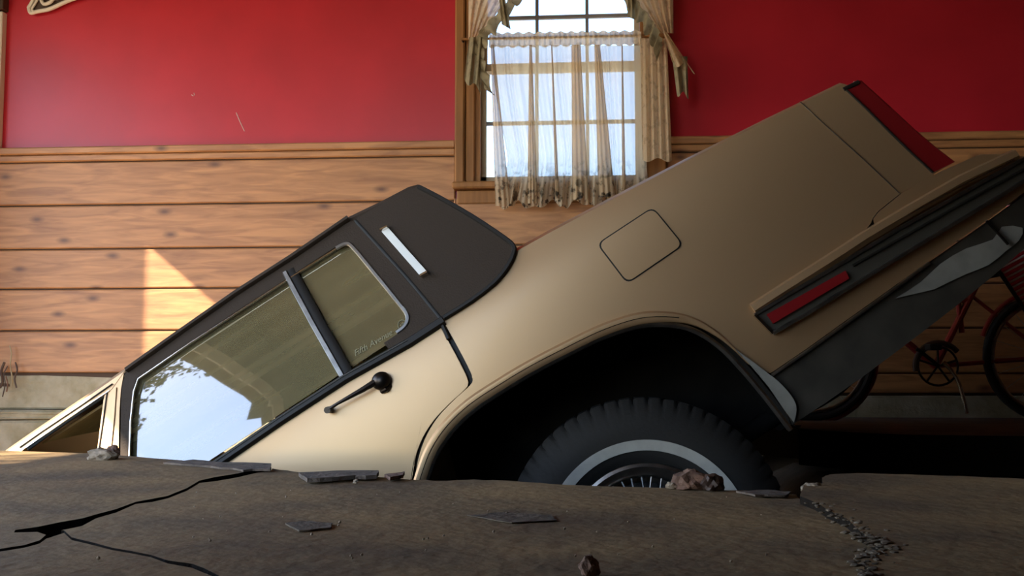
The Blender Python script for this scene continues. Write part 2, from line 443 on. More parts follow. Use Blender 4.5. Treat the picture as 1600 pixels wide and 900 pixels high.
def sash(z0, z1, y, hz):
    bmx = bmesh.new(); th = 0.028
    box(bmx, WX0, y, z0, WX0 + 0.030, y + th, z1); box(bmx, WX1 - 0.030, y, z0, WX1, y + th, z1)
    box(bmx, WX0, y, z0, WX1, y + th, z0 + 0.036); box(bmx, WX0, y, z1 - 0.036, WX1, y + th, z1)
    bmesh.ops.transform(bmx, matrix=inv, verts=bmx.verts[:])
    s = tag(add('sash', bmx, M['sash'], win), kind='structure')
    def sub(name, bmy, m):
        bmesh.ops.transform(bmy, matrix=inv, verts=bmy.verts[:])
        return tag(add(name, bmy, m, s), kind='structure')
    for v in (v1, v2): sub('muntin', bx(v - 0.008, y + 0.002, z0, v + 0.008, y + th - 0.002, z1), M['muntin'])
    sub('muntin', bx(WX0, y + 0.003, hz - 0.008, WX1, y + th - 0.003, hz + 0.008), M['muntin'])
    xs = [WX0 + 0.02, v1, v2, WX1 - 0.02]; zz = [z0 + 0.02, hz, z1 - 0.02]
    for i in range(3):
        for j in range(2):
            sub('pane', bx(xs[i] + 0.004, y + 0.012, zz[j] + 0.004, xs[i + 1] - 0.004, y + 0.015, zz[j + 1] - 0.004), M['pane'])
sash(WZ0 - 0.002, ZM + 0.018, WY + 0.035, wz(188, 870))
sash(ZM - 0.018, WZ1, WY + 0.070, wz(18, 870))

# ------------------------------------------------------------------ floor: broken slab pieces, far floor, pit
def jag(line, amp, n=4):
    out = []
    for (a, b) in zip(line[:-1], line[1:]):
        for k in range(n):
            t = k / n
            j = amp if k else amp * 0.4
            out.append((a[0] + (b[0] - a[0]) * t + random.uniform(-1, 1) * j * 2, a[1] + (b[1] - a[1]) * t + random.uniform(-1, 1) * j))
    out.append(line[-1])
    return out
def slab_piece(name, pts, z1, thick, m, parent, tilt=(0, 0), zfun=None):
    """pts: world XY outline"""
    bmx = bmesh.new()
    c = sum((Vector((p[0], p[1], 0)) for p in pts), Vector()) / len(pts)
    zf = zfun or (lambda x, y: z1 + tilt[0] * (x - c.x) + tilt[1] * (y - c.y))
    top = [bmx.verts.new((p[0], p[1], zf(p[0], p[1]))) for p in pts]
    bot = [bmx.verts.new((p[0], p[1], zf(p[0], p[1]) - thick)) for p in pts]
    f = bmx.faces.new(top); g = bmx.faces.new(bot[::-1])
    n = len(pts)
    for i in range(n):
        bmx.faces.new((top[i], top[(i + 1) % n], bot[(i + 1) % n], bot[i]))
    bmesh.ops.triangulate(bmx, faces=[f, g])
    o = add(name, bmx, m, parent)
    if name == 'slab':
        o.data.materials.append(M['crack'])
        for pl in o.data.polygons:
            if abs(pl.normal.z) < 0.5: pl.material_index = 1
    return tag(o, kind='structure')
floor = tag(empty('floor', (0, 0, 0)), kind='structure')
def G(p, z=0.0):
    q = onZ(p[0], p[1], z); return (q.x, q.y)
def gap(line, half):
    """two sides of a crack whose half-height in the picture varies"""
    a = [(x, y - h) for (x, y), h in zip(line, half)]
    b = [(x, y + h) for (x, y), h in zip(line, half)]
    return a, b
edgeA = jag([(-330, 690), (-150, 697), (0, 704), (60, 706), (140, 708), (220, 714), (300, 721), (345, 724), (422, 728)], 0.5)
c1 = [(424, 732), (398, 736), (372, 742), (336, 748), (312, 752), (292, 764), (262, 776), (238, 781), (212, 785), (182, 797), (150, 806), (128, 815), (96, 821)]
h1 = [1.6, 2.2, 2.4, 2.6, 1.2, 1.4, 1.2, 1.6, 0.8, 1.8, 2.2, 5.0, 5.5]
c1u, c1l = gap(c1, h1)
stub_u = [(60, 823), (24, 828)]; stub_l = [(22, 832), (58, 831)]
c2 = [(72, 838), (62, 846), (38, 853), (0, 859), (-60, 868), (-200, 893)]
h2 = [2.4, 1.8, 1.4, 1.4, 1.2, 1.2]
c2u, c2l = gap(c2, h2)
c3 = [(100, 829), (112, 840), (146, 848), (176, 856), (206, 861), (236, 867), (262, 876), (300, 882), (318, 889), (345, 901), (420, 930)]
h3 = [2.4, 2.4, 2.4, 2.2, 2.2, 2.2, 2.8, 3.6, 4.2, 2.6, 2.2]
c3u, c3l = gap(c3, h3)
edgeC = jag([(426, 731), (470, 737), (530, 741), (590, 744), (640, 748), (690, 750), (740, 748), (800, 750), (860, 755), (960, 759), (1060, 762), (1150, 765), (1205, 767), (1244, 771)], 0.6)
c4 = [(1248, 776), (1272, 786), (1292, 798), (1322, 812), (1340, 830), (1366, 846), (1384, 856), (1362, 866), (1350, 884), (1366, 905), (1420, 960)]
h4 = [1.0, 1.4, 1.2, 1.2, 1.2, 1.4, 1.6, 2.2, 1.6, 1.0, 1.0]
c4u, c4l = gap(c4, h4)
A = [G(p) for p in edgeA] + [G(p) for p in c1u] + [G(p) for p in stub_u] + [G(p) for p in stub_l] + [G(p) for p in c2u] + [(XL + 0.02, 0.75), (XL + 0.02, 2.45)]
slab_piece('slab', A, 0.0, 0.13, M['slab'], floor)
B = [G(p) for p in c2l[::-1]] + [G(p) for p in c3l] + [(-0.28, 0.55), (-0.30, 0.2), (-0.9, 0.05), (XL + 0.02, 0.15), (XL + 0.02, 0.735)]
slab_piece('slab', B, -0.001, 0.13, M['slab'], floor)
Cc = [G(p) for p in c1l[::-1]] + [G(p) for p in edgeC] + [G(p) for p in c4l] + [(0.20, 0.5), (0.1, 0.10), (-0.26, 0.2), (-0.24, 0.56)] + [G(p) for p in c3u[::-1]]
slab_piece('slab', Cc, -0.0015, 0.13, M['slab'], floor)
zD = 0.010
edgeD = jag([(1252, 768), (1256, 757), (1286, 755), (1284, 746), (1296, 741), (1340, 739), (1420, 741), (1500, 744), (1600, 748), (1760, 752)], 0.5)
Dd = [G(p, zD) for p in edgeD] + [(2.2, 1.9), (2.6, 3.3), (XR - 0.02, 3.3), (XR - 0.02, 0.3), (0.22, 0.35)] + [G((p[0] + 2, p[1]), zD) for p in c4u[::-1]]
slab_piece('slab', Dd, zD, 0.14, M['slab'], floor)
slab_piece('slab', [(XL + 0.02, 0.14), (-0.9, 0.04), (-0.30, 0.19), (0.1, 0.08), (0.21, 0.34), (XR - 0.02, 0.29), (XR - 0.02, YF + 0.01), (XL + 0.02, YF + 0.01)], -0.001, 0.13, M['slab'], floor)
# far floor strip along the back wall
ff = [(0.62, WY - 0.02), (0.70, 4.62), (0.62, 4.42), (0.80, 4.20), (0.74, 3.95), (0.90, 3.72), (1.05, 3.62), (1.5, 3.56), (2.1, 3.6), (2.62, 3.32), (XR - 0.02, 3.32), (XR - 0.02, WY - 0.02)]
slab_piece('slab', ff, -0.02, 0.13, M['farfloor'], floor)
# spalled flakes and thin loose plates of concrete on the slab
def flake(pxpts, z, th, m, amp=0.8):
    pts = [G(p, z) for p in jag(pxpts + [pxpts[0]], amp, 3)[:-1]]
    return slab_piece('flake', pts, z + th, th, m, floor)
flake([(255, 725), (300, 721), (345, 725), (424, 727), (422, 736), (380, 737), (330, 731)], 0.001, 0.004, M['slabedge'])
flake([(466, 744), (520, 741), (592, 741), (588, 748), (540, 750), (480, 754)], 0.002, 0.007, M['slabedge'])
flake([(600, 746), (618, 744), (632, 741), (630, 747), (610, 751)], 0.002, 0.006, M['rust'])
flake([(446, 820), (470, 816), (520, 819), (516, 827), (468, 831)], -0.0008, 0.0020, M['slabdark'])
flake([(730, 806), (790, 801), (862, 806), (870, 814), (800, 818)], -0.0005, 0.0012, M['slabdark'])
flake([(1150, 770), (1200, 768), (1236, 771), (1228, 777), (1180, 776)], 0.001, 0.003, M['slabedge'])

# pit under the floor
def pit_z(x, y):
    line = -0.62 - 0.63 * (0.45 - x) if x < 0.45 else -0.62
    deep = max(line, -3.0)
    t = min(max((y - 1.9) / 0.5, 0), 1) if x < 1.0 else min(max((y - 2.1) / 0.4, 0), 1)
    t = t * t * (3 - 2 * t)
    shallow = -0.20
    if x > 0.75: deep = max(deep, -0.75)
    z = shallow + (deep - shallow) * t
    if x > 0.45:
        k = min(max((y - 3.3) / 0.4, 0), 1) * min(max((x - 0.5) / 0.35, 0), 1)
        z = z + (-0.22 - z) * k
    return z
bm = bmesh.new()
NX, NY = 78, 66
gv = []
for j in range(NY + 1):
    for i in range(NX + 1):
        x = XL + (XR - XL) * i / NX; y = YF + (WY - YF) * j / NY
        z = pit_z(x, y)
        rg = 0.05 if z < -0.3 else 0.01
        gv.append(bm.verts.new((x, y, z + random.uniform(-rg, rg))))
for j in range(NY):
    for i in range(NX):
        a = j * (NX + 1) + i
        bm.faces.new((gv[a], gv[a + 1], gv[a + NX + 2], gv[a + NX + 1]))
struct('trim_5', bm, M['dirt_and_shade'], smooth=True, sharp=80)['label'] = 'dark earth of the sinkhole below the broken slab'
# ground outside, round the building
bm = bmesh.new()
for x0, y0, x1, y1 in ((-60, -60, XL - T, 60), (XR + T, -60, 60, 60), (XL - T, -60, XR + T, YF - T), (XL - T, WY + T, XR + T, 60)):
    box(bm, x0, y0, -0.3, x1, y1, -0.12)
struct('trim_6', bm, M['ground'])['label'] = 'pale dry ground outside the garage'

# ================================================================== CAR
TH = math.radians(32.0)
CT, ST = math.cos(TH), math.sin(TH)
CY = 2.58                                  # near side of the car
O = onY(1011, 850, CY)
FW = Vector((-CT, 0, -ST)); UP = Vector((-ST, 0, CT))
CARM = Matrix(((FW.x, 0, UP.x, O.x), (FW.y, -1, UP.y, O.y), (FW.z, 0, UP.z, O.z), (0, 0, 0, 1)))
W = 1.76
car = empty('sedan_car', O, 'tan four-door sedan with dark vinyl half roof, nose down in the broken floor', 'car')
car.matrix_world = CARM
_prof = [(-0.6, 0.10), (-0.25, 0.060), (-0.1, 0.040), (0.1, 0.014), (0.3, 0.0), (0.5, 0.003), (0.62, 0.012), (0.70, 0.026), (0.76, 0.046), (0.9, 0.092), (1.03, 0.138), (1.12, 0.175), (1.3, 0.26)]
def wf(u, v):
    n = len(_prof)
    r = 0.2
    for i in range(n - 1):
        if _prof[i][0] <= v <= _prof[i + 1][0]:
            p0 = _prof[max(i - 1, 0)]; p1 = _prof[i]; p2 = _prof[i + 1]; p3 = _prof[min(i + 2, n - 1)]
            t = (v - p1[0]) / (p2[0] - p1[0])
            m1 = (p2[1] - p0[1]) / (p2[0] - p0[0]) * (p2[0] - p1[0]); m2 = (p3[1] - p1[1]) / (p3[0] - p1[0]) * (p2[0] - p1[0])
            r = (2 * t ** 3 - 3 * t * t + 1) * p1[1] + (t ** 3 - 2 * t * t + t) * m1 + (-2 * t ** 3 + 3 * t * t) * p2[1] + (t ** 3 - t * t) * m2
            break
    r += 0.05 * max(0.0, -u - 0.35) ** 2 + 0.02 * max(0.0, u - 1.9) ** 2
    return r
def P(x, y, d=0.0):
    """photo pixel -> (u, v) on the near flank of the car"""
    ww = 0.03
    for _ in range(8):
        q = onY(x, y, CY + ww) - O
        u, v = q.dot(FW), q.dot(UP)
        ww = wf(u, v) + d
    return (u, v)
def PP(l, d=0.0): return [P(x, y, d) for x, y in l]
def L3(u, v, d=0.0, far=False):
    ww = wf(u, v) + d
    return Vector((u, -(W - ww) if far else -ww, v))
def NRM(u, v, far=False):
    e = 0.01
    dv = (wf(u, v + e) - wf(u, v - e)) / (2 * e)
    n = Vector((0, 1, dv)).normalized()
    if far: n.y = -n.y
    return n
def panel(name, out, m, parent, d=0.0, th=0.006, step=0.035, far=False, flange=0.0):
    bmx = bmesh.new()
    f = bmx.faces.new([bmx.verts.new((u, 0, v)) for u, v in out])
    bmesh.ops.triangulate(bmx, faces=[f])
    us = [p[0] for p in out]; vv = [p[1] for p in out]
    for ax, lo, hi in ((0, min(us), max(us)), (2, min(vv), max(vv))):
        k = math.floor(lo / step) + 1
        while k * step < hi:
            cpt = Vector(); cpt[ax] = k * step; nn = Vector(); nn[ax] = 1
            bmesh.ops.bisect_plane(bmx, geom=bmx.verts[:] + bmx.edges[:] + bmx.faces[:], dist=1e-5, plane_co=cpt, plane_no=nn)
            k += 1
    bmesh.ops.remove_doubles(bmx, verts=bmx.verts[:], dist=1e-4)
    faces = bmx.faces[:]
    bound = [e for e in bmx.edges if len(e.link_faces) == 1]
    inner = {}
    uv = {v: (v.co.x, v.co.z) for v in bmx.verts}
    for v, (u, z) in list(uv.items()):
        inner[v] = bmx.verts.new(L3(u, z, d + th + flange, far))
        v.co = L3(u, z, d, far)
    for fc in faces: bmx.faces.new([inner[v] for v in fc.verts][::-1])
    for e in bound:
        a, b = e.verts
        bmx.faces.new((a, b, inner[b], inner[a]))
    nrm = []
    bmx.verts.index_update()
    outer = set(uv)
    src = {inner[v]: uv[v] for v in uv}
    for v in bmx.verts:
        n_ = NRM(*uv[v], far) if v in outer else -NRM(*src[v], far)
        nrm.append(tuple(n_))
    o = add(name, bmx, m, parent, smooth=True, sharp=180)
    o.data.normals_split_custom_set_from_vertices(nrm)
    return o
def rib(name, line, prof, m, parent, d=0.0, far=False, taper=0):
    bmx = bmesh.new()
    pts = [L3(u, v, d, far) for u, v in line]; ups = [NRM(u, v, far) for u, v in line]
    sweep(bmx, pts, prof, ups, taper)
    return add(name, bmx, m, parent, smooth=True, sharp=40)
def half(wd, ht):   # low rounded moulding profile
    return [(-wd, -0.002), (-wd, ht * 0.5), (-wd * 0.6, ht), (wd * 0.6, ht), (wd, ht * 0.5), (wd, -0.002)]

# ---- outlines traced on the near flank
roof_edge = [(192, 582), (250, 541), (370, 461), (460, 402), (548, 344)]
arch_px = [(652, 768), (662, 735), (676, 700), (700, 665), (735, 632), (780, 602), (830, 572), (890, 541), (945, 515), (1000, 498), (1050, 496), (1090, 505), (1130, 530), (1168, 568), (1205, 612), (1243, 662)]
arch = PP(smooth_line(arch_px, 4))
shut_px = smooth_line([(690, 506), (708, 538), (726, 572), (735, 594), (730, 606), (706, 628), (680, 656), (660, 690), (648, 730), (644, 770)], 4)
shut = PP(shut_px)
belt_r = P(690, 506); VB = P(540, 588)[1]
top_px = [(806, 386), (860, 356), (960, 303), (1070, 246), (1200, 181), (1318, 124)]
qtop = [P(x, y + 7) for x, y in top_px]            # shoulder starts just under the silhouette
rear_px = [(1336, 136), (1370, 168), (1405, 202), (1438, 234), (1466, 264)]
bump_cut = [(1456, 276), (1410, 300), (1372, 330), (1363, 342), (1366, 352)]
crease_px = [(1345, 366), (1290, 402), (1230, 440), (1172, 480)]

def both(fn):
    return [fn(False), fn(True)]

# quarter panel: vinyl line -> shoulder -> rear edge -> bumper cut -> crease down to the arch
q_out = [P(692, 500), P(738, 472), P(776, 442), P(796, 414)] + qtop + PP(rear_px) + PP(bump_cut) + PP(crease_px) \
    + PP([(1215, 500), (1222, 560), (1203, 583)]) + [p for p in arch[::-1] if True][8:]
# drop the arch points that fall beyond the panel corner, then go up the door shut line
sh = [(u - 0.007, v + 0.001) for u, v in shut]
q_out = q_out + [sh[-1]] + sh[::-1][1:]
quarters = both(lambda far: panel('quarter_panel', q_out, M['paint'], car, far=far, flange=0.012, step=0.0373))
Q = quarters[0]
# fuel door with a dark gap around
fd = PP([(932, 381), (1020, 323), (1069, 383), (980, 444)])
def rounded(quad, r, n=5):
    out = []
    m = len(quad)
    for i in range(m):
        p0, p1, p2 = [Vector((*quad[(i + k) % m], 0)) for k in (-1, 0, 1)]
        a = p1 + (p0 - p1).normalized() * r; b = p1 + (p2 - p1).normalized() * r
        for k in range(n + 1):
            t = k / n
            q = a * (1 - t) ** 2 + p1 * 2 * t * (1 - t) + b * t * t
            out.append((q.x, q.y))
    return out
fdo = rounded(fd, 0.020)
cxy = (sum(p[0] for p in fdo) / len(fdo), sum(p[1] for p in fdo) / len(fdo))
panel('fuel_door_gap', fdo, M['trimblack'], Q, d=-0.0012, th=0.002)
fdi = [(cxy[0] + (u - cxy[0]) * 0.958, cxy[1] + (v - cxy[1]) * 0.948) for u, v in fdo]
panel('fuel_door', fdi, M['paint'], Q, d=-0.0042, th=0.004)
# crease line across the quarter near the tail
rib('panel_seam', PP(smooth_line([(1250, 159), (1290, 196), (1350, 250), (1405, 302)], 5)), [(-0.0010, -0.001), (-0.0010, 0.0013), (0.0010, 0.0013), (0.0010, -0.001)], M['dullchrome'], Q)
# wheel arch mouldings
for i, far in enumerate((False, True)):
    parent = quarters[i]
    rib('arch_molding', arch[:int(len(arch) * 0.86)], [(-0.016, -0.012), (-0.016, 0.006), (-0.010, 0.012), (0.006, 0.013), (0.014, 0.008), (0.016, -0.012)], M['paint'], parent, d=-0.001, far=far, taper=14)
    rib('arch_line', arch[:int(len(arch) * 0.7)], half(0.0012, 0.0145), M['under'], parent, d=-0.001, far=far)
    inn = [(u + 0.0, v - 0.016) for u, v in arch]
    lip_px = [(x + 9 * math.sin(min(max((900 - x) / 300, -1), 1) * 1.2) * 0.9, y + 12 - 3 * abs(x - 1000) / 300) for x, y in smooth_line(arch_px, 4)]
    lip = PP(lip_px)
    rib('arch_lip', lip, [(-0.006, -0.016), (-0.006, 0.004), (0.0, 0.008), (0.006, 0.004), (0.006, -0.016)], M['dullchrome'], parent, d=0.001, far=far)
# pale stone guard at the rear foot of the arch
sg = PP(smooth_line([(1148, 545), (1190, 576), (1222, 602), (1243, 632), (1240, 660)], 4) + [(1226, 642), (1200, 604), (1170, 568)])
panel('stone_guard', sg, M['scrape'], Q, d=-0.006, th=0.006)

# rear door
VL = -0.16
d_out = [P(686, 508)] + [(u + 0.007, v) for u, v in shut] + [(shut[-1][0] + 0.007, VL), (1.05, VL), (1.05, VB - 0.006), P(540, 590)]
doors = both(lambda far: panel('rear_door', d_out, M['paint'], car, far=far, flange=0.02))
RD = doors[0]
# front door, fender, rocker hidden in the pit but complete
f_out = [(1.062, VB - 0.006), (1.062, VL), (2.05, VL), (2.08, 0.3), (2.06, VB - 0.01)]
both(lambda far: panel('front_door', f_out, M['paint'], car, far=far, step=0.06, flange=0.02))
arc_f = [(2.72 + 0.40 * math.cos(a), -0.02 + 0.40 * math.sin(a)) for a in [PI * k / 14 for k in range(15)]]
fe = [(2.092, 0.3), (2.072, VB - 0.01), (2.6, VB - 0.035), (3.30, VB - 0.09), (3.34, 0.1), (3.2, -0.1)] + [p for p in arc_f] + [(2.30, -0.16), (2.062, -0.16)]
both(lambda far: panel('front_fender', fe, M['paint'], car, far=far, step=0.06))
both(lambda far: panel('rocker_panel', [(0.42, -0.165), (0.42, -0.25), (2.29, -0.25), (2.29, -0.165)], M['under'], car, far=far, step=0.1, th=0.03))
# dark gap liner behind the shut line
both(lambda far: panel('door_gap_seal', [(u + 0.02, v) for u, v in shut] + [(u - 0.02, v) for u, v in shut[::-1]], M['trimblack'], car, d=0.012, th=0.004, far=far))

# belt moulding
bl = [P(694, 501), P(640, 536), P(540, 592), P(440, 657), P(345, 722)]
bl = bl + [(bl[-1][0] + 0.3, bl[-1][1]), (2.04, VB)]
for i, far in enumerate((False, True)):
    rib('belt_molding', bl, half(0.012, 0.012), M['trimblack'], doors[i], d=-0.001, far=far)
    rib('belt_bright_line', [(u, v + 0.004) for u, v in bl[1:]], half(0.0022, 0.014), M['strip'], doors[i], d=-0.001, far=far)
# chrome/black seal at top of the rear shut line
rib('gap_seal', PP([(688, 500), (695, 516), (701, 530)]), half(0.005, 0.008), M['trimblack'], RD, d=-0.001)

# door handle (near side): escutcheon, bezel, pull bar and front mount
hb = P(597, 595); hf = P(516, 640)
hbm = bmesh.new()
c0 = L3(*hb, -0.004); c1_ = L3(*hf, -0.004)
def blob(bmx, c, r, s=(1, 1, 1), seg=14):
    res = bmesh.ops.create_uvsphere(bmx, u_segments=seg, v_segments=seg // 2 + 2, radius=r)
    for v in res['verts']: v.co = Vector(c) + Vector((v.co.x * s[0], v.co.y * s[1], v.co.z * s[2]))
blob(hbm, c0 + Vector((0, 0.008, 0)), 0.024, (1.05, 0.9, 0.95))
tube(hbm, [c0 + Vector((-0.01, 0.0, -0.02)), c0 + Vector((0.0, 0.012, -0.024)), c0 + Vector((0.012, 0.004, -0.022))], 0.008, n=8)
tube(hbm, [c0 + Vector((0.01, 0.018, 0.004)), c0 + Vector((0.045, 0.026, 0.004)), c1_ + Vector((-0.03, 0.026, 0.0)), c1_ + Vector((0, 0.022, 0))], [0.009, 0.007, 0.004, 0.005], n=8)
tube(hbm, [c1_ + Vector((0, 0.027, 0)), c1_ + Vector((0, -0.004, 0))], 0.0085, n=10)
add('door_handle', hbm, M['darkmetal'], RD, smooth=True)
hk = bmesh.new()
blob(hk, c0 + Vector((0.026, 0.022, 0.004)), 0.006); blob(hk, c0 + Vector((0.038, 0.024, 0.001)), 0.005)
add('handle_bolt', hk, M['chrome'], RD, smooth=True)

# upper door frame wrapped in vinyl (a ring around the side glass)
g_px = smooth_line([(202, 716), (203, 660), (208, 610), (214, 591)], 3) + [(300, 532), (380, 480), (460, 428), (525, 386)] \
    + smooth_line([(525, 386), (542, 378), (556, 388), (590, 428), (626, 472), (641, 494), (636, 511), (618, 524)], 4)[1:] + [(540, 574), (440, 638), (346, 703)]
g_out = PP(g_px)
fr_px = [(188, 720), (190, 640), (191, 600), (196, 586), (206, 576), (250, 542), (370, 462), (460, 403), (536, 348), (552, 346), (600, 398), (646, 450), (686, 498)]
fr_out = PP(fr_px)
front_low = [(g_out[0][0] + 0.17, VB + 0.012), (g_out[0][0] + 0.155, VB + 0.012)]
def frame_quadstrip(name, a, b, m, parent, far, dz=-0.004, th=0.02):
    """ribbon between two polylines of equal length"""
    bmx = bmesh.new()
    va = [bmx.verts.new(L3(u, v, dz, far)) for u, v in a]; vb = [bmx.verts.new(L3(u, v, dz, far)) for u, v in b]
    wa = [bmx.verts.new(L3(u, v, dz + th, far)) for u, v in a]; wb = [bmx.verts.new(L3(u, v, dz + th, far)) for u, v in b]
    n = len(a)
    for i in range(n - 1):
        bmx.faces.new((va[i], va[i + 1], vb[i + 1], vb[i])); bmx.faces.new((wb[i], wb[i + 1], wa[i + 1], wa[i]))
        bmx.faces.new((wa[i], wa[i + 1], va[i + 1], va[i])); bmx.faces.new((vb[i], vb[i + 1], wb[i + 1], wb[i]))
    for k in (0, n - 1): bmx.faces.new((va[k], vb[k], wb[k], wa[k]))
    return add(name, bmx, m, parent, smooth=True, sharp=40)
def resample(line, n):
    d = [0]
    for a, b in zip(line[:-1], line[1:]): d.append(d[-1] + math.hypot(b[0] - a[0], b[1] - a[1]))
    out = []; j = 0
    for i in range(n):
        t = d[-1] * i / (n - 1)
        while j < len(d) - 2 and d[j + 1] < t: j += 1
        s = (t - d[j]) / max(d[j + 1] - d[j], 1e-9)
        out.append((line[j][0] + (line[j + 1][0] - line[j][0]) * s, line[j][1] + (line[j + 1][1] - line[j][1]) * s))
    return out
ig = g_px.index((525, 386))
in_front = PP(g_px[:4 + 6]); 
inner_top = [p for p in PP([(202, 722), (203, 660), (208, 610), (214, 591)])]
outer_top = [p for p in PP([(189, 722), (190, 640), (191, 604), (197, 584)])]
inner_roof = PP([(214, 591), (300, 532), (380, 480), (460, 428), (525, 386), (542, 378)])
outer_roof = PP([(197, 584), (278, 524), (368, 463), (452, 408), (528, 355), (552, 345)])
inner_rear = PP([(542, 378), (556, 388), (590, 428), (626, 472), (641, 494), (640, 508)])
outer_rear = PP([(552, 345), (572, 366), (606, 404), (646, 450), (670, 478), (688, 499)])
inner_sill = PP([(640, 508), (618, 524), (600, 536)])
outer_sill = PP([(688, 499), (640, 533), (612, 550)])
inn_all = inner_top + inner_roof[1:] + inner_rear[1:] + inner_sill[1:]
out_all = outer_top + outer_roof[1:] + outer_rear[1:] + outer_sill[1:]
fl_i = (inner_top[0][0] + 0.16, VB + 0.01); fl_o = (outer_top[0][0] + 0.16, VB + 0.01)
inn_all = [fl_i] + inn_all; out_all = [fl_o] + out_all
frames = both(lambda far: frame_quadstrip('window_frame', out_all, inn_all, M['vinyl'], car, far))
FRM = frames[0]
# bright reveal along the inner edge: thin under the roof, broad at the rear corner
rev = PP([(203, 718), (205, 660), (210, 612), (217, 592), (300, 535), (380, 483), (460, 431), (526, 389)])
rib('reveal_molding', rev, half(0.0022, 0.003), M['chrome'], FRM, d=-0.003)
rib('rain_gutter', PP([(200, 579), (280, 522), (370, 459), (460, 401), (546, 342)]), half(0.007, 0.012), M['vinyl'], FRM, d=-0.004)
rev2 = PP(smooth_line([(526, 388), (542, 381), (554, 389), (588, 430), (622, 472), (637, 493), (634, 508), (620, 520)], 4))
rib('reveal_molding', rev2, half(0.0055, 0.004), M['dullchrome'], FRM, d=-0.003)
# division bar
db = PP([(452, 424), (496, 505), (543, 588)])
for i, far in enumerate((False, True)):
    rib('division_bar', db, half(0.019, 0.008), M['trimblack'], frames[i], d=0.002, far=far)
    rib('division_bar_chrome', [(u + 0.010, v) for u, v in db], half(0.008, 0.013), M['dullchrome'], frames[i], d=0.002, far=far)
# door glass: front lite and quarter lite with the etched script
gl1 = PP([(455, 430), (540, 578)]) + [(g_out[0][0] - 0.12, VB + 0.004), (fl_i[0] + 0.01, VB + 0.004)] + PP([(198, 716), (200, 660), (205, 610), (210, 590), (300, 529), (380, 477)])
glasses = both(lambda far: panel('door_glass', gl1, M['carglass'], car, d=0.012, th=0.004, step=0.06, far=far))
gl2 = PP([(456, 430), (530, 381), (546, 376), (560, 388), (630, 472), (645, 494), (640, 514), (618, 528), (542, 578)])
glasses2 = both(lambda far: panel('quarter_glass', gl2, M['carglass'], car, d=0.012, th=0.004, step=0.06, far=far))
def etch(text, px0, px1, size, shear=0.35):
    a, b = P(*px0), P(*px1)
    cu = bpy.data.curves.new('etched', 'FONT'); cu.body = text; cu.size = size; cu.shear = shear; cu.extrude = 0.0003; cu.resolution_u = 2
    o = bpy.data.objects.new('tmp', cu); COL.objects.link(o)
    bpy.context.view_layer.update()
    me = bpy.data.meshes.new_from_object(o)
    bpy.data.objects.remove(o)
    xs = [v.co.x for v in me.vertices]; k = math.hypot(b[0] - a[0], b[1] - a[1]) / max(xs)
    dirv = Vector((b[0] - a[0], b[1] - a[1])).normalized(); upv = Vector((dirv.y, -dirv.x))
    if upv.y < 0: upv = -upv
    for v in me.vertices:
        q = Vector(a) + dirv * v.co.x * k + upv * v.co.y * k
        p = L3(q.x, q.y, 0.0105); v.co = p + Vector((0, v.co.z, 0))
    me.name = 'etched_script'
    me.materials.clear(); me.materials.append(M['etch'])
    ob = bpy.data.objects.new('etched_script', me)
    link(ob, glasses2[0])
    return ob
M['etch'] = mat('etched_glass', (0.26, 0.24, 0.15), 0.9)
etch('Fifth Avenue', (553, 557), (613, 522), 0.03)
ebm = bmesh.new()
ec = P(628, 508)
tube(ebm, [L3(ec[0] + 0.012 * math.cos(a), ec[1] + 0.014 * math.sin(a), 0.0105) for a in [2 * PI * k / 20 for k in range(20)]], 0.0012, n=5, closed=True)
for dx in (-0.004, 0.0, 0.004):
    tube(ebm, [L3(ec[0] + dx, ec[1] - 0.006, 0.0105), L3(ec[0] + dx, ec[1] + 0.006, 0.0105)], 0.0010, n=5)
add('etched_emblem', ebm, M['etch'], glasses2[0])

# vinyl half roof: landau side panels + crown
ld_px = [(556, 343), (600, 318), (640, 297), (655, 291), (690, 309), (740, 338), (785, 368), (804, 382)] \
    + smooth_line([(804, 382), (805, 394), (796, 416), (776, 442), (738, 472), (694, 499)], 3)[1:] + [(650, 448), (606, 398)]
ld = PP(ld_px)
landau = both(lambda far: panel('vinyl_roof_side', ld, M['vinyl'], car, d=-0.008, th=0.02, far=far))
LD = landau[0]
rib('roof_edge_welt', PP(smooth_line([(655, 293), (690, 311), (740, 340), (785, 370), (802, 384), (803, 396), (794, 416), (774, 441), (737, 470), (694, 497)], 3)), half(0.006, 0.006), M['trimblack'], LD, d=-0.008)
rib('door_gap', PP(smooth_line([(556, 345), (606, 400), (650, 450), (690, 499)], 3)), half(0.004, 0.002), M['black'], LD, d=-0.008)
# opera lamp: white lens in a thin frame
ol = PP([(597, 362), (608, 357), (670, 427), (659, 433)])
panel('opera_lamp', ol, M['lampwhite'], LD, d=-0.014, th=0.010)
for q in (0, 2):
    a = ol[(q + 3) % 4] if q == 0 else ol[1]; b = ol[0] if q == 0 else ol[2]
for a, b in ((ol[0], ol[1]), (ol[2], ol[3])):
    rib('opera_lamp_cap', [a, b], half(0.004, 0.012), M['chrome'], LD, d=-0.010)

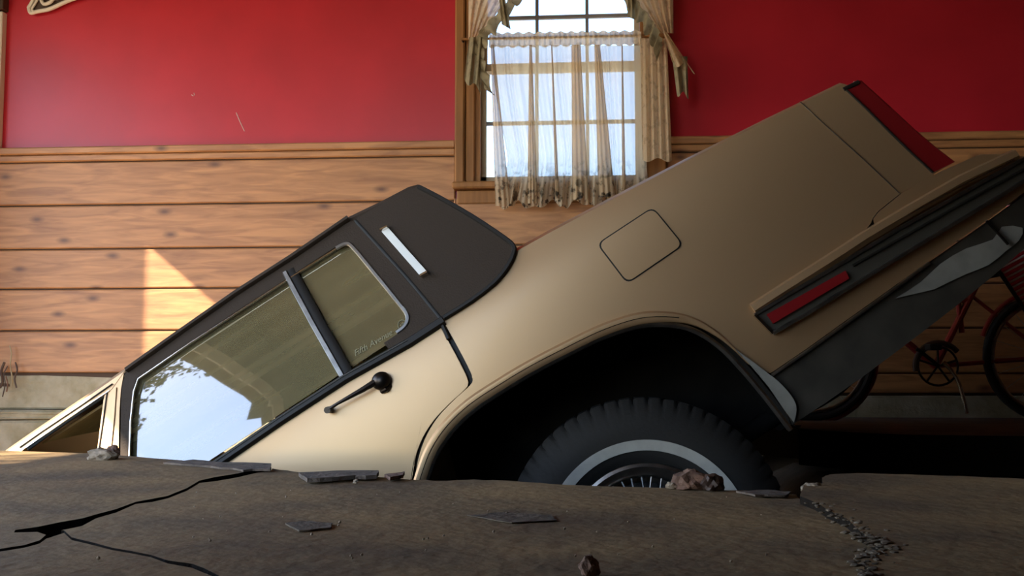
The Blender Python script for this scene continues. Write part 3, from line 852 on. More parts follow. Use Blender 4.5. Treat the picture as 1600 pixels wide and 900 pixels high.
# crown of the roof between the two sides: lofted across the car
def loft_top(name, line, m, crown, n=14, d=0.0, th=0.012, shoulder=0.02, col=None):
    """line: near-edge (u,v); joins near and far flank with a crowned surface, rounded shoulders"""
    bmx = bmesh.new(); rows_ = []; rows2 = []
    for u, v in line:
        w0 = wf(u, v) + d
        r = []; r2 = []
        for k in range(n + 1):
            t = k / n
            ww = w0 + (W - 2 * w0) * (0.5 - 0.5 * math.cos(PI * t))
            s = min(ww - w0, W - w0 - ww)
            zz = v + shoulder * (1 - math.exp(-s / max(shoulder, 1e-3))) + crown * (1 - ((ww - W / 2) / (W / 2 - w0)) ** 2)
            r.append(bmx.verts.new((u, -ww, zz))); r2.append(bmx.verts.new((u, -ww, zz - th)))
        rows_.append(r); rows2.append(r2)
    m_ = len(line)
    for i in range(m_ - 1):
        for k in range(n):
            bmx.faces.new((rows_[i][k], rows_[i][k + 1], rows_[i + 1][k + 1], rows_[i + 1][k]))
            bmx.faces.new((rows2[i + 1][k], rows2[i + 1][k + 1], rows2[i][k + 1], rows2[i][k]))
        for k in (0, n): bmx.faces.new((rows_[i][k], rows_[i + 1][k], rows2[i + 1][k], rows2[i][k]))
    for i in (0, m_ - 1):
        for k in range(n): bmx.faces.new((rows_[i][k], rows_[i][k + 1], rows2[i][k + 1], rows2[i][k]))
    return add(name, bmx, m, parent=car, smooth=True, sharp=50)
roofline = PP([(194, 584), (250, 542), (370, 461), (460, 401), (548, 342), (600, 317), (640, 296), (655, 292)])
loft_top('vinyl_roof_crown', roofline, M['vinyl'], 0.028, d=-0.004, shoulder=0.012)
backl = PP([(656, 293), (690, 311), (740, 340), (785, 370), (803, 386)])
loft_top('rear_window_surround', backl[:2] + backl[1:2], M['vinyl'], 0.026, d=0.0, shoulder=0.010)
loft_top('rear_window', backl[1:-1], M['carglass'], 0.020, d=0.004, shoulder=0.004, th=0.004)
loft_top('rear_window_ledge', backl[-2:], M['vinyl'], 0.015, d=0.0, shoulder=0.006)
loft_top('headliner', [(u, v - 0.030) for u, v in roofline] + [(1.25, P(100, 646)[1] - 0.03)], M['beige'], 0.02, d=0.035, shoulder=0.004, th=0.006)

# front half of the roof: painted; A-pillar rail, B-pillar, windscreen
rail_o = PP([(196, 580), (150, 612), (100, 646), (60, 673), (18, 702)])
rail_i = PP([(176, 608), (150, 626), (106, 655), (70, 680), (42, 699)])
dr = (rail_o[-1][0] - rail_o[-2][0], rail_o[-1][1] - rail_o[-2][1])
AP = (1.52, rail_o[-1][1] - 0.012)
cowl = (2.02, VB + 0.015)
rail_o += [AP, cowl]; rail_i += [(1.47, AP[1] - 0.04), (1.93, VB + 0.015)]
rails = both(lambda far: frame_quadstrip('roof_rail', rail_o, rail_i, M['paint'], car, far, dz=-0.006, th=0.03))
rib('rail_gasket', PP([(170, 614), (150, 628), (106, 658), (70, 683), (44, 702)]), half(0.004, 0.003), M['black'], rails[0], d=0.0)
rib('rail_chrome', PP([(173, 611), (150, 626.5), (106, 656), (70, 681), (43, 700)]), half(0.0018, 0.006), M['chrome'], rails[0], d=-0.002)
rib('rail_chrome', PP([(178, 600), (150, 619.5), (106, 649), (70, 673), (33, 699)]), half(0.0014, 0.004), M['trimblack'], rails[0], d=-0.006)
bp_o = PP([(195, 581), (190, 610), (188, 640), (187, 680), (186, 722)]); bp_i = PP([(170, 600), (163, 625), (160, 650), (155, 690), (151, 722)])
bp_o.append((bp_o[-1][0] + 0.155, VB + 0.01)); bp_i.append((bp_i[-1][0] + 0.155, VB + 0.01))
pillars = both(lambda far: frame_quadstrip('center_pillar', bp_o, bp_i, M['paint'], car, far, dz=-0.005, th=0.03))
rib('pillar_seam', PP([(169, 614), (164, 650), (158, 690), (154, 718)]), half(0.0016, 0.004), M['darkmetal'], pillars[0], d=-0.004)
rib('pillar_crease', PP([(183, 606), (180, 650), (176, 690), (172, 718)]), half(0.0030, 0.004), M['paint'], pillars[0], d=-0.004)
fg = [(1.08, VB - 0.01), (1.08, VB + 0.03), (1.88, VB + 0.03), (1.92, VB - 0.01)]      # wound down
both(lambda far: panel('front_door_glass', fg, M['carglass'], car, d=0.014, th=0.004, step=0.08, far=far))
loft_top('front_roof', [(u, v) for u, v in rail_o[:6]], M['paint'], 0.028, d=-0.004, shoulder=0.012)
loft_top('windshield', [(AP[0] + 0.01, AP[1] - 0.002), (1.77, (AP[1] + VB) / 2 + 0.01), (2.01, VB + 0.012)], M['carglass'], 0.02, d=0.004, shoulder=0.004, th=0.005)
loft_top('hood', [(2.03, VB + 0.0), (2.4, VB - 0.02), (2.9, VB - 0.05), (3.30, VB - 0.09)], M['paint'], 0.02, d=0.0, shoulder=0.015)
fb = bmesh.new(); box(fb, 3.30, -W + 0.06, -0.05, 3.36, -0.06, VB - 0.10, bev=0.01); add('front_grille', fb, M['dullchrome'], car)
fb = bmesh.new(); box(fb, 3.34, -W + 0.02, 0.02, 3.46, -0.02, 0.20, bev=0.02); add('front_bumper', fb, M['dullchrome'], car)

# trunk deck between the quarters
loft_top('trunk_lid', [(u, v + 0.0) for u, v in qtop], M['paint'], 0.012, d=0.0, shoulder=0.010)
# tail: rear panel + wraparound tail lamps
tail = PP([(1318, 131), (1338, 133), (1392, 203), (1446, 272)])
RT = [P(1334, 126)] + PP(rear_px)
bmt = bmesh.new()
ra = [bmt.verts.new(L3(u - 0.004, v, 0.01)) for u, v in RT]; rb = [bmt.verts.new(L3(u - 0.004, v, 0.01, True)) for u, v in RT]
for i in range(len(RT) - 1): bmt.faces.new((ra[i], ra[i + 1], rb[i + 1], rb[i]))
add('rear_panel', bmt, M['paint'], car, smooth=True)
lamp_l = PP([(1319, 138), (1353, 170), (1388, 205), (1422, 238), (1457, 270)])
lamp_r = PP([(1343, 126), (1385, 164), (1427, 203), (1460, 231), (1490, 254)])
def lamp(far):
    bmx = bmesh.new()
    n = len(lamp_l)
    va = [bmx.verts.new(L3(u, v, -0.003, far)) for u, v in lamp_l]
    vb = [bmx.verts.new(L3(u, v, -0.001, far)) for u, v in lamp_r]
    vc = [bmx.verts.new(L3(u - 0.012, v, 0.02, far)) for u, v in lamp_r]
    vd = [bmx.verts.new(L3(u - 0.012, v, 0.62, far)) for u, v in lamp_r]
    ve = [bmx.verts.new(L3(u + 0.03, v, 0.62, far)) for u, v in lamp_l]
    for R1, R2 in ((va, vb), (vb, vc), (vc, vd), (vd, ve), (ve, va)):
        for i in range(n - 1): bmx.faces.new((R1[i], R1[i + 1], R2[i + 1], R2[i]))
    for k in (0, n - 1): bmx.faces.new((va[k], vb[k], vc[k], vd[k], ve[k]))
    return add('tail_lamp', bmx, M['lampred'], car, smooth=True, sharp=30)
tl = both(lamp)
rib('lamp_bezel', lamp_l, half(0.0022, 0.003), M['trimblack'], tl[0], d=-0.003)
rib('lamp_bezel', [(u + 0.004, v - 0.002) for u, v in (lamp_l[0], lamp_r[0])], half(0.005, 0.003), M['trimblack'], tl[0], d=-0.003)

# bumper cover: side leg + back, as one wrapped shell
b_top = PP([(1172, 480), (1230, 441), (1290, 403), (1345, 367), (1366, 352), (1364, 342), (1374, 330), (1410, 301), (1470, 268), (1530, 238.5+3), (1580, 240), (1592, 247)])
b_bot = PP([(1204, 583), (1260, 545), (1320, 502), (1390, 452), (1450, 408), (1510, 366), (1560, 331), (1600, 300)])
b_out = b_top + b_bot[::-1]
bumpers = both(lambda far: panel('bumper', b_out, M['paint'], car, d=-0.0015, th=0.03, far=far))
BP = bumpers[0]
# bumper back bar (hidden from here, faces the right wall)
ub = b_top[-1][0]; vt = b_top[-1][1]; vbt = b_bot[-1][1]
bb = bmesh.new()
box(bb, ub - 0.035, -W + 0.05, vbt - 0.02, ub + 0.03, -0.05, vt, bev=0.015)
add('rear_bumper_bar', bb, M['paint'], car)
# upper highlight ledge of the cover
rib('bumper_ledge', PP([(1176, 484), (1235, 446), (1295, 408), (1350, 372), (1420, 330), (1500, 284), (1586, 243)]), [(-0.016, -0.004), (-0.012, 0.012), (0.004, 0.016), (0.016, 0.004), (0.016, -0.004)], M['paint'], BP, d=-0.006)
# rub strip with bright frame
st_t = PP([(1178, 492), (1240, 455), (1320, 408), (1400, 360), (1500, 304), (1596, 250)])
st_b = PP([(1206, 521), (1262, 489), (1338, 442), (1416, 394), (1512, 336), (1604, 280)])
frame_quadstrip('rub_strip', st_t, st_b, M['strip'], BP, False, dz=-0.013, th=0.01)
rib('rub_strip_frame', st_t[:1] + st_t[1:], half(0.005, 0.007), M['dullchrome'], BP, d=-0.012)
rib('rub_strip_frame', st_b, half(0.005, 0.007), M['dullchrome'], BP, d=-0.012)
rib('rub_strip_frame', [st_t[0], st_b[0]], half(0.005, 0.007), M['chrome'], BP, d=-0.012)
rib('rub_strip_line', PP([(1330, 416), (1400, 376), (1500, 319), (1600, 264)]), half(0.003, 0.005), M['trimblack'], BP, d=-0.013)
rib('ledge_line', PP([(1382, 356), (1450, 318), (1520, 281), (1580, 252)]), half(0.002, 0.004), M['chrome'], BP, d=-0.016)
mk = PP([(1196, 492), (1318, 424), (1324, 436), (1206, 506)])
panel('side_marker_lamp', mk, M['lampred'], BP, d=-0.020, th=0.008)
# lower valance and its torn pale patch
val_t = PP([(1206, 586), (1262, 548), (1322, 505), (1392, 455), (1452, 411), (1512, 369), (1562, 334), (1602, 304)])
val_b = PP([(1238, 664), (1290, 630), (1350, 588), (1430, 528), (1500, 474), (1556, 428), (1602, 388), (1640, 352)])
vals = both(lambda far: frame_quadstrip('rear_valance', val_t, val_b, M['valance'], car, far, dz=0.004, th=0.02))
sp = PP(smooth_line([(1400, 466), (1440, 440), (1470, 412), (1510, 388), (1552, 374), (1566, 354), (1598, 356), (1592, 376), (1572, 392), (1545, 414), (1510, 428), (1460, 452)], 2))
panel('scraped_patch', sp, M['scrape'], vals[0], d=0.0005, th=0.003)
rib('valance_edge', val_t[:5], half(0.004, 0.006), M['dullchrome'], vals[0], d=0.0)
rib('torn_strip', PP([(1540, 345), (1556, 362), (1574, 382)]), half(0.003, 0.004), M['darkmetal'], vals[0], d=-0.004)

# wheel house and underbody
whb = bmesh.new()
ring = [(u, v) for u, v in arch]
ring = [(ring[0][0] + 0.02, -0.35)] + ring + [(ring[-1][0] + 0.0, ring[-1][1] - 0.01)]
a_ = [whb.verts.new(L3(u, v, 0.02)) for u, v in ring]; b_ = [whb.verts.new(Vector((u, -0.42, v + 0.02))) for u, v in ring]
for i in range(len(ring) - 1): whb.faces.new((a_[i], a_[i + 1], b_[i + 1], b_[i]))
whb.faces.new(b_)
whb2 = whb.copy()
add('wheel_house', whb, M['under'], car)
for v in whb2.verts: v.co.y = -W - v.co.y
add('wheel_house', whb2, M['under'], car)
ubm = bmesh.new()
box(ubm, 0.44, -W + 0.10, -0.22, 2.25, -0.10, -0.16)
box(ubm, -0.42, -W + 0.5, 0.02, 0.44, -0.5, 0.06)
add('floor_pan', ubm, M['under'], car)
tk = bmesh.new()
tp = [L3(u, v, 0.03) for u, v in val_b]; tq = [L3(u, v, 0.03, True) for u, v in val_b]
x1 = [tk.verts.new(p) for p in tp]; x2 = [tk.verts.new(p) for p in tq]
x3 = [tk.verts.new(p + Vector((0, -0.25, -0.035))) for p in tp]; x4 = [tk.verts.new(p + Vector((0, 0.25, -0.035))) for p in tq]
for i in range(len(tp) - 1):
    tk.faces.new((x1[i], x1[i + 1], x3[i + 1], x3[i])); tk.faces.new((x3[i], x3[i + 1], x4[i + 1], x4[i])); tk.faces.new((x4[i], x4[i + 1], x2[i + 1], x2[i]))
add('trunk_floor', tk, M['under'], car)
exb = tb([(-0.30, -0.42, 0.04), (-0.55, -0.40, 0.05), (-0.78, -0.38, 0.09), (-0.95, -0.37, 0.13)], 0.026, n=12)
blob(exb, (-0.62, -0.42, 0.05), 0.075, (1.9, 1, 0.7))
add('exhaust_pipe', exb, M['under'], car, smooth=True)
axb = tb([(-0.01, -0.25, -0.02), (-0.01, -W + 0.25, -0.02)], 0.045, n=12)
blob(axb, (-0.01, -W / 2, -0.02), 0.12)
add('rear_axle', axb, M['under'], car, smooth=True)
bk = bmesh.new(); box(bk, 0.46, -W + 0.07, -0.24, 0.48, -0.07, VB - 0.3); add('rear_bulkhead', bk, M['under'], car)

# interior: rear bench, front seats, door cards, parcel shelf
def cushion(name, x0, y0, z0, x1, y1, z1, m=M['beige'], rot=0.0, piv=None):
    bmx = bmesh.new(); box(bmx, x0, y0, z0, x1, y1, z1)
    bmesh.ops.bevel(bmx, geom=bmx.edges[:], offset=0.035, segments=3, affect='EDGES', profile=0.5)
    if rot: bmesh.ops.rotate(bmx, verts=bmx.verts[:], cent=piv or (x0, 0, z0), matrix=Matrix.Rotation(rot, 3, 'Y'))
    return add(name, bmx, m, car, smooth=True, sharp=50)
cushion('rear_seat_cushion', 0.50, -W + 0.2, 0.10, 1.00, -0.2, 0.30)
cushion('rear_seat_back', 0.42, -W + 0.2, 0.25, 0.56, -0.2, 0.80, rot=math.radians(-18), piv=(0.49, 0, 0.25))
for y in (-0.68, -W + 0.22):
    cushion('front_seat_cushion', 1.45, y, 0.08, 1.95, y + 0.46, 0.28)
    cushion('front_seat_back', 1.36, y, 0.24, 1.50, y + 0.46, 0.74, rot=math.radians(-15), piv=(1.43, 0, 0.24))
    cushion('headrest', 1.25, y + 0.1, 0.76, 1.35, y + 0.36, 0.92)
both(lambda far: panel('door_card', [(0.56, -0.1), (1.04, -0.1), (1.04, VB - 0.02), (0.36, VB - 0.02), (0.36, 0.56)], M['beige'], car, d=0.045, th=0.02, step=0.1, far=far))
both(lambda far: panel('pillar_trim', PP([(560, 350), (650, 300), (790, 388), (770, 440), (700, 490)]), M['beige'], car, d=0.035, th=0.008, step=0.1, far=far))
cushion('parcel_shelf', -0.08, -W + 0.15, VB - 0.07, 0.36, -0.15, VB - 0.02)

# ---- wheels
def lathe(bmx, prof, cy, n=96, notch=None):
    rings = []
    for k in range(n):
        a = 2 * PI * k / n
        ring = []
        for i, (r, y) in enumerate(prof):
            rr = r - (0.006 if notch and i in notch and (k % 6 == 0) else 0)
            ring.append(bmx.verts.new((rr * math.cos(a), cy - y, rr * math.sin(a))))
        rings.append(ring)
    m_ = len(prof)
    for k in range(n):
        a, b = rings[k], rings[(k + 1) % n]
        for i in range(m_ - 1): bmx.faces.new((a[i], a[i + 1], b[i + 1], b[i]))
R = 0.355
def wheel(u, v, near, full=True):
    s = 1 if near else -1
    def fl(bmx):
        if not near:
            for q in bmx.verts: q.co.y = -q.co.y
        bmesh.ops.translate(bmx, verts=bmx.verts[:], vec=(u, -0.055 if near else -W + 0.055, v))
        return bmx
    b1 = bmesh.new()
    lathe(b1, [(0.196, 0.018), (0.206, 0.006), (0.228, 0.0), (0.262, -0.004), (0.292, -0.001), (0.318, 0.009), (0.338, 0.022), (R, 0.038), (R, 0.10), (R, 0.165), (0.338, 0.185), (0.27, 0.205), (0.196, 0.19)], 0.0, n=352, notch=(6, 7, 8, 9))
    hub = bmesh.new(); tube(hub, [(0, -0.03, 0), (0, -0.005, 0), (0, 0.012, 0), (0, 0.016, 0)], [0.055, 0.055, 0.045, 0.03], n=20)
    wh = add('wheel', fl(hub), M['chrome'], car, smooth=True)
    add('tire', fl(b1), M['tire'], wh, smooth=True, sharp=40)
    b2 = bmesh.new(); lathe(b2, [(0.2270, -0.001), (0.2275, -0.0035), (0.2535, -0.0065), (0.254, -0.002)], 0.0, n=96)
    add('whitewall_band', fl(b2), M['whitewall'], wh, smooth=True)
    b3 = bmesh.new(); lathe(b3, [(0.199, 0.022), (0.195, 0.008), (0.187, 0.004), (0.170, 0.010), (0.160, 0.022), (0.156, 0.05), (0.06, 0.07), (0.0, 0.07)], 0.0, n=96)
    add('rim', fl(b3), M['dullchrome'], wh, smooth=True)
    b5 = bmesh.new(); lathe(b5, [(0.145, 0.045), (0.05, 0.05)], 0.0, n=48)
    add('wheel_cover_back', fl(b5), M['black'], wh)
    b4 = bmesh.new()
    for k in range(40 if full else 20):
        a = 2 * PI * k / (40 if full else 20); c = a + (0.16 if k % 2 else -0.16)
        tube(b4, [(0.05 * math.cos(c), 0.004, 0.05 * math.sin(c)), (0.161 * math.cos(a), -0.018, 0.161 * math.sin(a))], 0.0028, n=6)
    tag(add('wire_spokes', fl(b4), M['dullchrome'], wh, smooth=True), kind='stuff')
WHV = P(1011, 850)[1] - 0.006
wheel(0.0, WHV, True); wheel(0.0, WHV, False, False)
wheel(2.72, -0.02, True, False); wheel(2.72, -0.02, False, False)

# ================================================================== CURTAINS
def sheet(name, fn, m, nu, nv, parent=None):
    bmx = bmesh.new()
    g = [[bmx.verts.new(fn(i / nu, j / nv)) for i in range(nu + 1)] for j in range(nv + 1)]
    for j in range(nv):
        for i in range(nu): bmx.faces.new((g[j][i], g[j][i + 1], g[j + 1][i + 1], g[j + 1][i]))
    return add(name, bmx, m, parent, smooth=True, sharp=180)
def lerp_line(line, s):
    n = len(line) - 1; k = min(int(s * n), n - 1); t = s * n - k
    return tuple(a + (b - a) * t for a, b in zip(line[k], line[k + 1]))
rodY = WY - 0.085
rod = add('curtain_rod', tb([onY(721, 61, rodY), onY(800, 60, rodY), onY(1046, 55, rodY)], 0.0065, n=10), M['casing'], smooth=True)
tag(rod, 'thin wooden curtain rod across the middle of the window', 'curtain rod')
add('rod_bracket', tb([onY(1044, 55, rodY), onY(1044, 55, rodY) + Vector((0, 0.05, 0))], 0.006, n=8), M['darkmetal'], rod)
add('rod_bracket', tb([onY(722, 61, rodY), onY(722, 61, rodY) + Vector((0, 0.05, 0))], 0.006, n=8), M['darkmetal'], rod)
topl = [(764, 56), (1000, 52)]
topg = [(764, 72), (1001, 68)]
leftl = [(766, 72), (768, 130), (778, 190), (790, 250), (782, 290), (776, 322)]
rightl = [(1001, 68), (1004, 150), (1006, 260), (1010, 330)]
def cafe(s, t):
    l = lerp_line(leftl, t); r = lerp_line(rightl, t)
    hem = 4 * math.sin(s * 40) * t
    # folds bunch near two places
    s2 = s + 0.022 * math.sin(2 * PI * s * 3 + 1.0)
    x = l[0] + (r[0] - l[0]) * s2
    y = 71 + (l[1] - 72) * (1 - s) + (r[1] - 68) * s + t * t * (5 * math.sin(s * 31) + 3 * math.sin(s * 67)) - 14 * t * s
    amp = 0.010 + 0.022 * t
    bunch = math.exp(-((s - 0.60) / 0.05) ** 2) + math.exp(-((s - 0.76) / 0.045) ** 2) + 0.5 * math.exp(-((s - 0.30) / 0.05) ** 2) + 0.4 * math.exp(-((s - 0.02) / 0.05) ** 2)
    d = amp * (0.55 * math.sin(s * 2 * PI * 9 + 0.6 * math.sin(7 * s)) + 0.25 * math.sin(s * 2 * PI * 23)) + 0.5 * amp * bunch * math.sin(s * 2 * PI * 34)
    return onY(x, y, rodY - 0.026 + d)
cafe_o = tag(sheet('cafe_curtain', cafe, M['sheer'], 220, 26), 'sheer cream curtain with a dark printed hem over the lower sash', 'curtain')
def head(s, t):
    x = 764 + 238 * s; y = 52 - 4 * s + 22 * t + 1.5 * math.sin(s * 90)
    return onY(x, y, rodY - 0.016 + 0.005 * math.sin(s * 2 * PI * 30) - 0.003 * math.sin(t * PI))
sheet('gathered_heading', head, M['print'], 200, 4, cafe_o)
# opaque gathered folds hanging in the sheer
def bundle(xt, xb, w0, w1, yb):
    def fn(s, t):
        x = xt + (xb - xt) * t + (s - 0.5) * (w0 + (w1 - w0) * t); y = 70 + (yb - 70) * t
        return onY(x, y, rodY - 0.044 - 0.012 * math.cos((s - 0.5) * PI) + 0.004 * math.sin(s * 2 * PI * 3))
    return fn
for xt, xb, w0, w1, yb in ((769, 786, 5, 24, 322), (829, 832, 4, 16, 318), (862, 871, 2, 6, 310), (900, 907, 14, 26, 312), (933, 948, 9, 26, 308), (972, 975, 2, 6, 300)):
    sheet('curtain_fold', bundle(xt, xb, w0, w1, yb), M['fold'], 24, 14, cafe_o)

def side_panel(s, t):
    x0 = 1000 + 4 * t; x1 = 1042 + 8 * t
    x = x0 + (x1 - x0) * s; y = 60 + 190 * t + 3 * math.sin(s * 9) * t
    return onY(x, y, rodY - 0.085 + 0.010 * math.sin(s * 2 * PI * 4 + t))
tag(sheet('side_curtain', side_panel, M['print'], 60, 10), 'narrow speckled cream curtain panel hanging right of the window', 'curtain')

def swag_left():
    r = empty('swag_curtain', onY(740, 60, rodY - 0.05), 'tied-back cream swag with a ruffle on the window, left one', 'curtain', 'swags at the window top')
    mi = Matrix.Translation(-Vector(r.location))
    def outer(s, t):       # main cloth: straight at the outside, cut diagonally inside
        y = -70 + 132 * t
        xi = 850 - 92 * ((t) ** 0.8) - 8 * t
        x = 732 + (xi - 732) * s
        return mi @ onY(x, y, rodY - 0.100 + 0.010 * math.sin(s * 2 * PI * 5 + t * 2))
    sheet('swag_cloth', outer, M['print'], 60, 16, r)
    ed = [(838, -60), (808, -12), (788, 14), (766, 38), (748, 58), (744, 80), (752, 104), (762, 138)]
    def ruf(s, t):
        p = lerp_line(ed, s)
        ww = 12 + 8 * s
        x = p[0] + ww * t * 0.9 + 2 * math.sin(s * 60); y = p[1] + ww * t * 0.8 + 6 * t * math.sin(s * 48)
        return mi @ onY(x - 6, y, rodY - 0.113 + 0.016 * t * math.sin(s * 55))
    sheet('ruffle', ruf, M['ruffle'], 120, 4, r)
    def tail(s, t):
        x = 733 - 8 * t + (24 + 2 * t) * s; y = 58 + (64 + 22 * s) * t + 6 * math.sin(s * 7) * t
        return mi @ onY(x, y, rodY - 0.117 + (0.008 + 0.016 * t) * math.sin(s * 2 * PI * 2.2 + 0.6))
    sheet('swag_tail', tail, M['ruffle'], 40, 10, r)
    def dangle(s, t):
        x = 778 + 6 * t + (8 + 6 * t) * s; y = -20 + (58 + 8 * s) * t
        return mi @ onY(x, y, rodY - 0.123 + 0.010 * math.sin(s * 2 * PI * 1.5))
    sheet('ruffle_fold', dangle, M['ruffle'], 20, 8, r)
    return r
swag_left()
def swag_right():
    r = empty('swag_curtain', onY(1030, 60, rodY - 0.05), 'tied-back cream swag with olive ruffle at the right side of window', 'curtain', 'swags at the window top')
    mi = Matrix.Translation(-Vector(r.location))
    def outer(s, t):
        y = -70 + 122 * t
        xi = 928 + 100 * (t ** 0.9)
        x = xi + (1052 - xi) * s
        return mi @ onY(x, y, rodY - 0.100 + 0.010 * math.sin(s * 2 * PI * 5 + t * 2))
    sheet('swag_cloth', outer, M['print'], 60, 16, r)
    ed = [(946, -60), (972, -20), (996, 2), (1016, 28), (1030, 50), (1036, 70)]
    def ruf(s, t):
        p = lerp_line(ed, s); ww = 14 + 12 * s
        x = p[0] + 2 * math.sin(s * 50) - ww * 0.35 * t; y = p[1] + ww * t + 5 * t * math.sin(s * 44)
        return mi @ onY(x, y, rodY - 0.115 + 0.016 * t * math.sin(s * 50))
    sheet('ruffle', ruf, M['ruffle'], 110, 4, r)
    def tail(s, t):
        x = 1036 + 14 * t + 6 * s + (30 * t) * s; y = 50 + (46 + 14 * s) * t + 6 * math.sin(s * 8) * t
        return mi @ onY(x, y, rodY - 0.117 + (0.008 + 0.016 * t) * math.sin(s * 2 * PI * 2 + 0.4))
    sheet('swag_tail', tail, M['print'], 40, 10, r)
    def tail2(s, t):
        x = 1050 + 8 * t + (24 - 6 * t) * s; y = 88 + (58 + 4 * s) * t + 5 * math.sin(s * 7 + 1) * t
        return mi @ onY(x, y, rodY - 0.105 + (0.006 + 0.012 * t) * math.sin(s * 2 * PI * 1.7 + 2))
    sheet('swag_tail', tail2, M['ruffle'], 40, 10, r)
    def dangle(s, t):
        x = 982 - 2 * t + (10 + 5 * t) * s; y = -20 + (46 + 6 * s) * t
        return mi @ onY(x, y, rodY - 0.123 + 0.010 * math.sin(s * 2 * PI * 1.5))
    sheet('ruffle_fold', dangle, M['ruffle'], 20, 8, r)
    return r
swag_right()

# ================================================================== SMALL THINGS
def lump(name, px, py, z, r, m, label, sc=(1.2, 0.8, 0.7), seed=1, cat='rubble', group=None):
    random.seed(seed)
    c = onZ(px, py, z)
    bmx = bmesh.new()
    bmesh.ops.create_icosphere(bmx, subdivisions=3, radius=r)
    for v in bmx.verts:
        k = 1 + 0.16 * math.sin(v.co.x / r * 5 + seed) * math.cos(v.co.z / r * 6 + seed * 2) + random.uniform(-0.09, 0.09)
        v.co = Vector((v.co.x * sc[0] * k, v.co.y * sc[1] * k, v.co.z * sc[2] * k))
        v.co.z = max(v.co.z, -r * sc[2] * 0.55)
    o = add(name, bmx, m)
    o.location = (c.x, c.y, z + r * sc[2] * 0.53)
    return tag(o, label, cat, group)
lump('stone', 160, 718, 0, 0.026, M['palerubble'], 'pale reddish broken stone on the slab edge below the center pillar', (1.25, 0.9, 0.62), 3)
lump('stone', 176, 716, 0.001, 0.016, M['rust'], 'small rust-red stone sitting beside the pale stone on slab edge', (0.9, 0.8, 1.2), 9)
lump('stone', 1082, 763, 0, 0.026, M['rust'], 'rust-brown broken concrete lump in front of the wheel', (1.25, 0.9, 0.75), 5)
lump('stone', 1113, 765, 0, 0.018, M['brown'], 'dark brown lump beside the rust-brown one before the wheel', (1.1, 0.9, 0.95), 6)
lump('stone', 1050, 763, 0, 0.009, M['palerubble'], 'small pale stone left of the brown lump by the wheel', (1.3, 0.9, 0.8), 8)
lump('stone', 921, 898, 0, 0.010, M['rust'], 'red-brown pebble on the bare slab at the bottom edge of photo', (1.0, 0.8, 1.2), 12)
lump('stone', 1270, 768, 0, 0.012, M['palerubble'], 'pale broken chunk at the corner of the raised slab', (1.7, 0.9, 0.8), 14)
lump('stone', 556, 755, 0, 0.005, M['palerubble'], 'tiny white crumb in front of the dark slab flake', (1, 1, 0.9), 15)
random.seed(21)
# loose crumbs along the right-hand crack
cr = bmesh.new()
for k in range(170):
    s = random.random() ** 0.8
    p = lerp_line([(1248, 776), (1322, 812), (1352, 838), (1384, 856), (1352, 872), (1366, 905)], s)
    q = onZ(p[0] + random.gauss(0, 14), p[1] + random.gauss(0, 3.0), zD)
    r = random.uniform(0.0012, 0.0042)
    res = bmesh.ops.create_icosphere(cr, subdivisions=1, radius=r)
    for v in res['verts']: v.co = Vector((q.x + v.co.x * random.uniform(0.8, 1.8), q.y + v.co.y, zD + r * 0.2 + v.co.z * 0.5))
tag(add('concrete_crumbs', cr, M['crumb']), 'pale crushed concrete along the crack in the right slab', 'rubble', kind='stuff')
cr = bmesh.new()
for k in range(60):
    px = random.uniform(150, 1560); py = random.uniform(765, 885)
    if 1230 < px: continue
    q = onZ(px, py, 0); r = random.uniform(0.0008, 0.0022)
    res = bmesh.ops.create_icosphere(cr, subdivisions=1, radius=r)
    for v in res['verts']: v.co = Vector((q.x + v.co.x, q.y + v.co.y, r * 0.5 + v.co.z))
tag(add('loose_grit', cr, M['palerubble']), 'fine pale grit scattered over the brown slab', 'grit', kind='stuff')

# tree outside the garage opening: shades the slab and is mirrored in the side window of the car
random.seed(5)
tr = empty('tree', (-6.1, -1.0, -0.12), 'tree outside the garage opening, mirrored dark in the side window', 'tree')
tbm = bmesh.new(); lbm = bmesh.new()
trunk = [Vector((0, 0, 0)), Vector((0.03, 0.02, 1.2)), Vector((0.0, 0.1, 2.2)), Vector((0.1, 0.15, 3.0)), Vector((0.15, 0.2, 3.9))]
tube(tbm, trunk, [0.10, 0.085, 0.07, 0.05, 0.02], n=8)
tips = []
for k in range(34):
    t = random.uniform(0.62, 1.0); p = Vector(lerp_line([tuple(q) for q in trunk], t))
    a = random.uniform(0, 2 * PI); d = Vector((math.cos(a), math.sin(a), random.uniform(-0.1, 0.7))).normalized()
    ln = random.uniform(0.35, 0.95)
    q = p + d * ln
    tube(tbm, [p, p + d * ln * 0.5 + Vector((0, 0, 0.04)), q], [0.018, 0.012, 0.005], n=5)
    tips += [p + d * ln * random.uniform(0.3, 1.05) for _ in range(26)]
for q in tips + [Vector((0.6, 0.85, 3.5)) + Vector((random.gauss(0, 0.22), random.gauss(0, 0.26), random.gauss(0, 0.20))) for _ in range(700)]:  # extra leaf clump added to keep sun off the slab
    c = q + Vector((random.gauss(0, 0.05), random.gauss(0, 0.05), random.gauss(0, 0.05)))
    u = Vector((random.uniform(-1, 1), random.uniform(-1, 1), random.uniform(-1, 1))).normalized(); v = u.orthogonal().normalized()
    sz = random.uniform(0.03, 0.055)
    lbm.faces.new([lbm.verts.new(c + u * sz), lbm.verts.new(c + v * sz * 0.5), lbm.verts.new(c - u * sz), lbm.verts.new(c - v * sz * 0.5)])
add('trunk', tbm, M['twig'], tr, smooth=True)
M['leaf'] = mat('dull_green_leaf', (0.07, 0.085, 0.03), 0.6)
tag(add('foliage', lbm, M['leaf'], tr), kind='stuff')

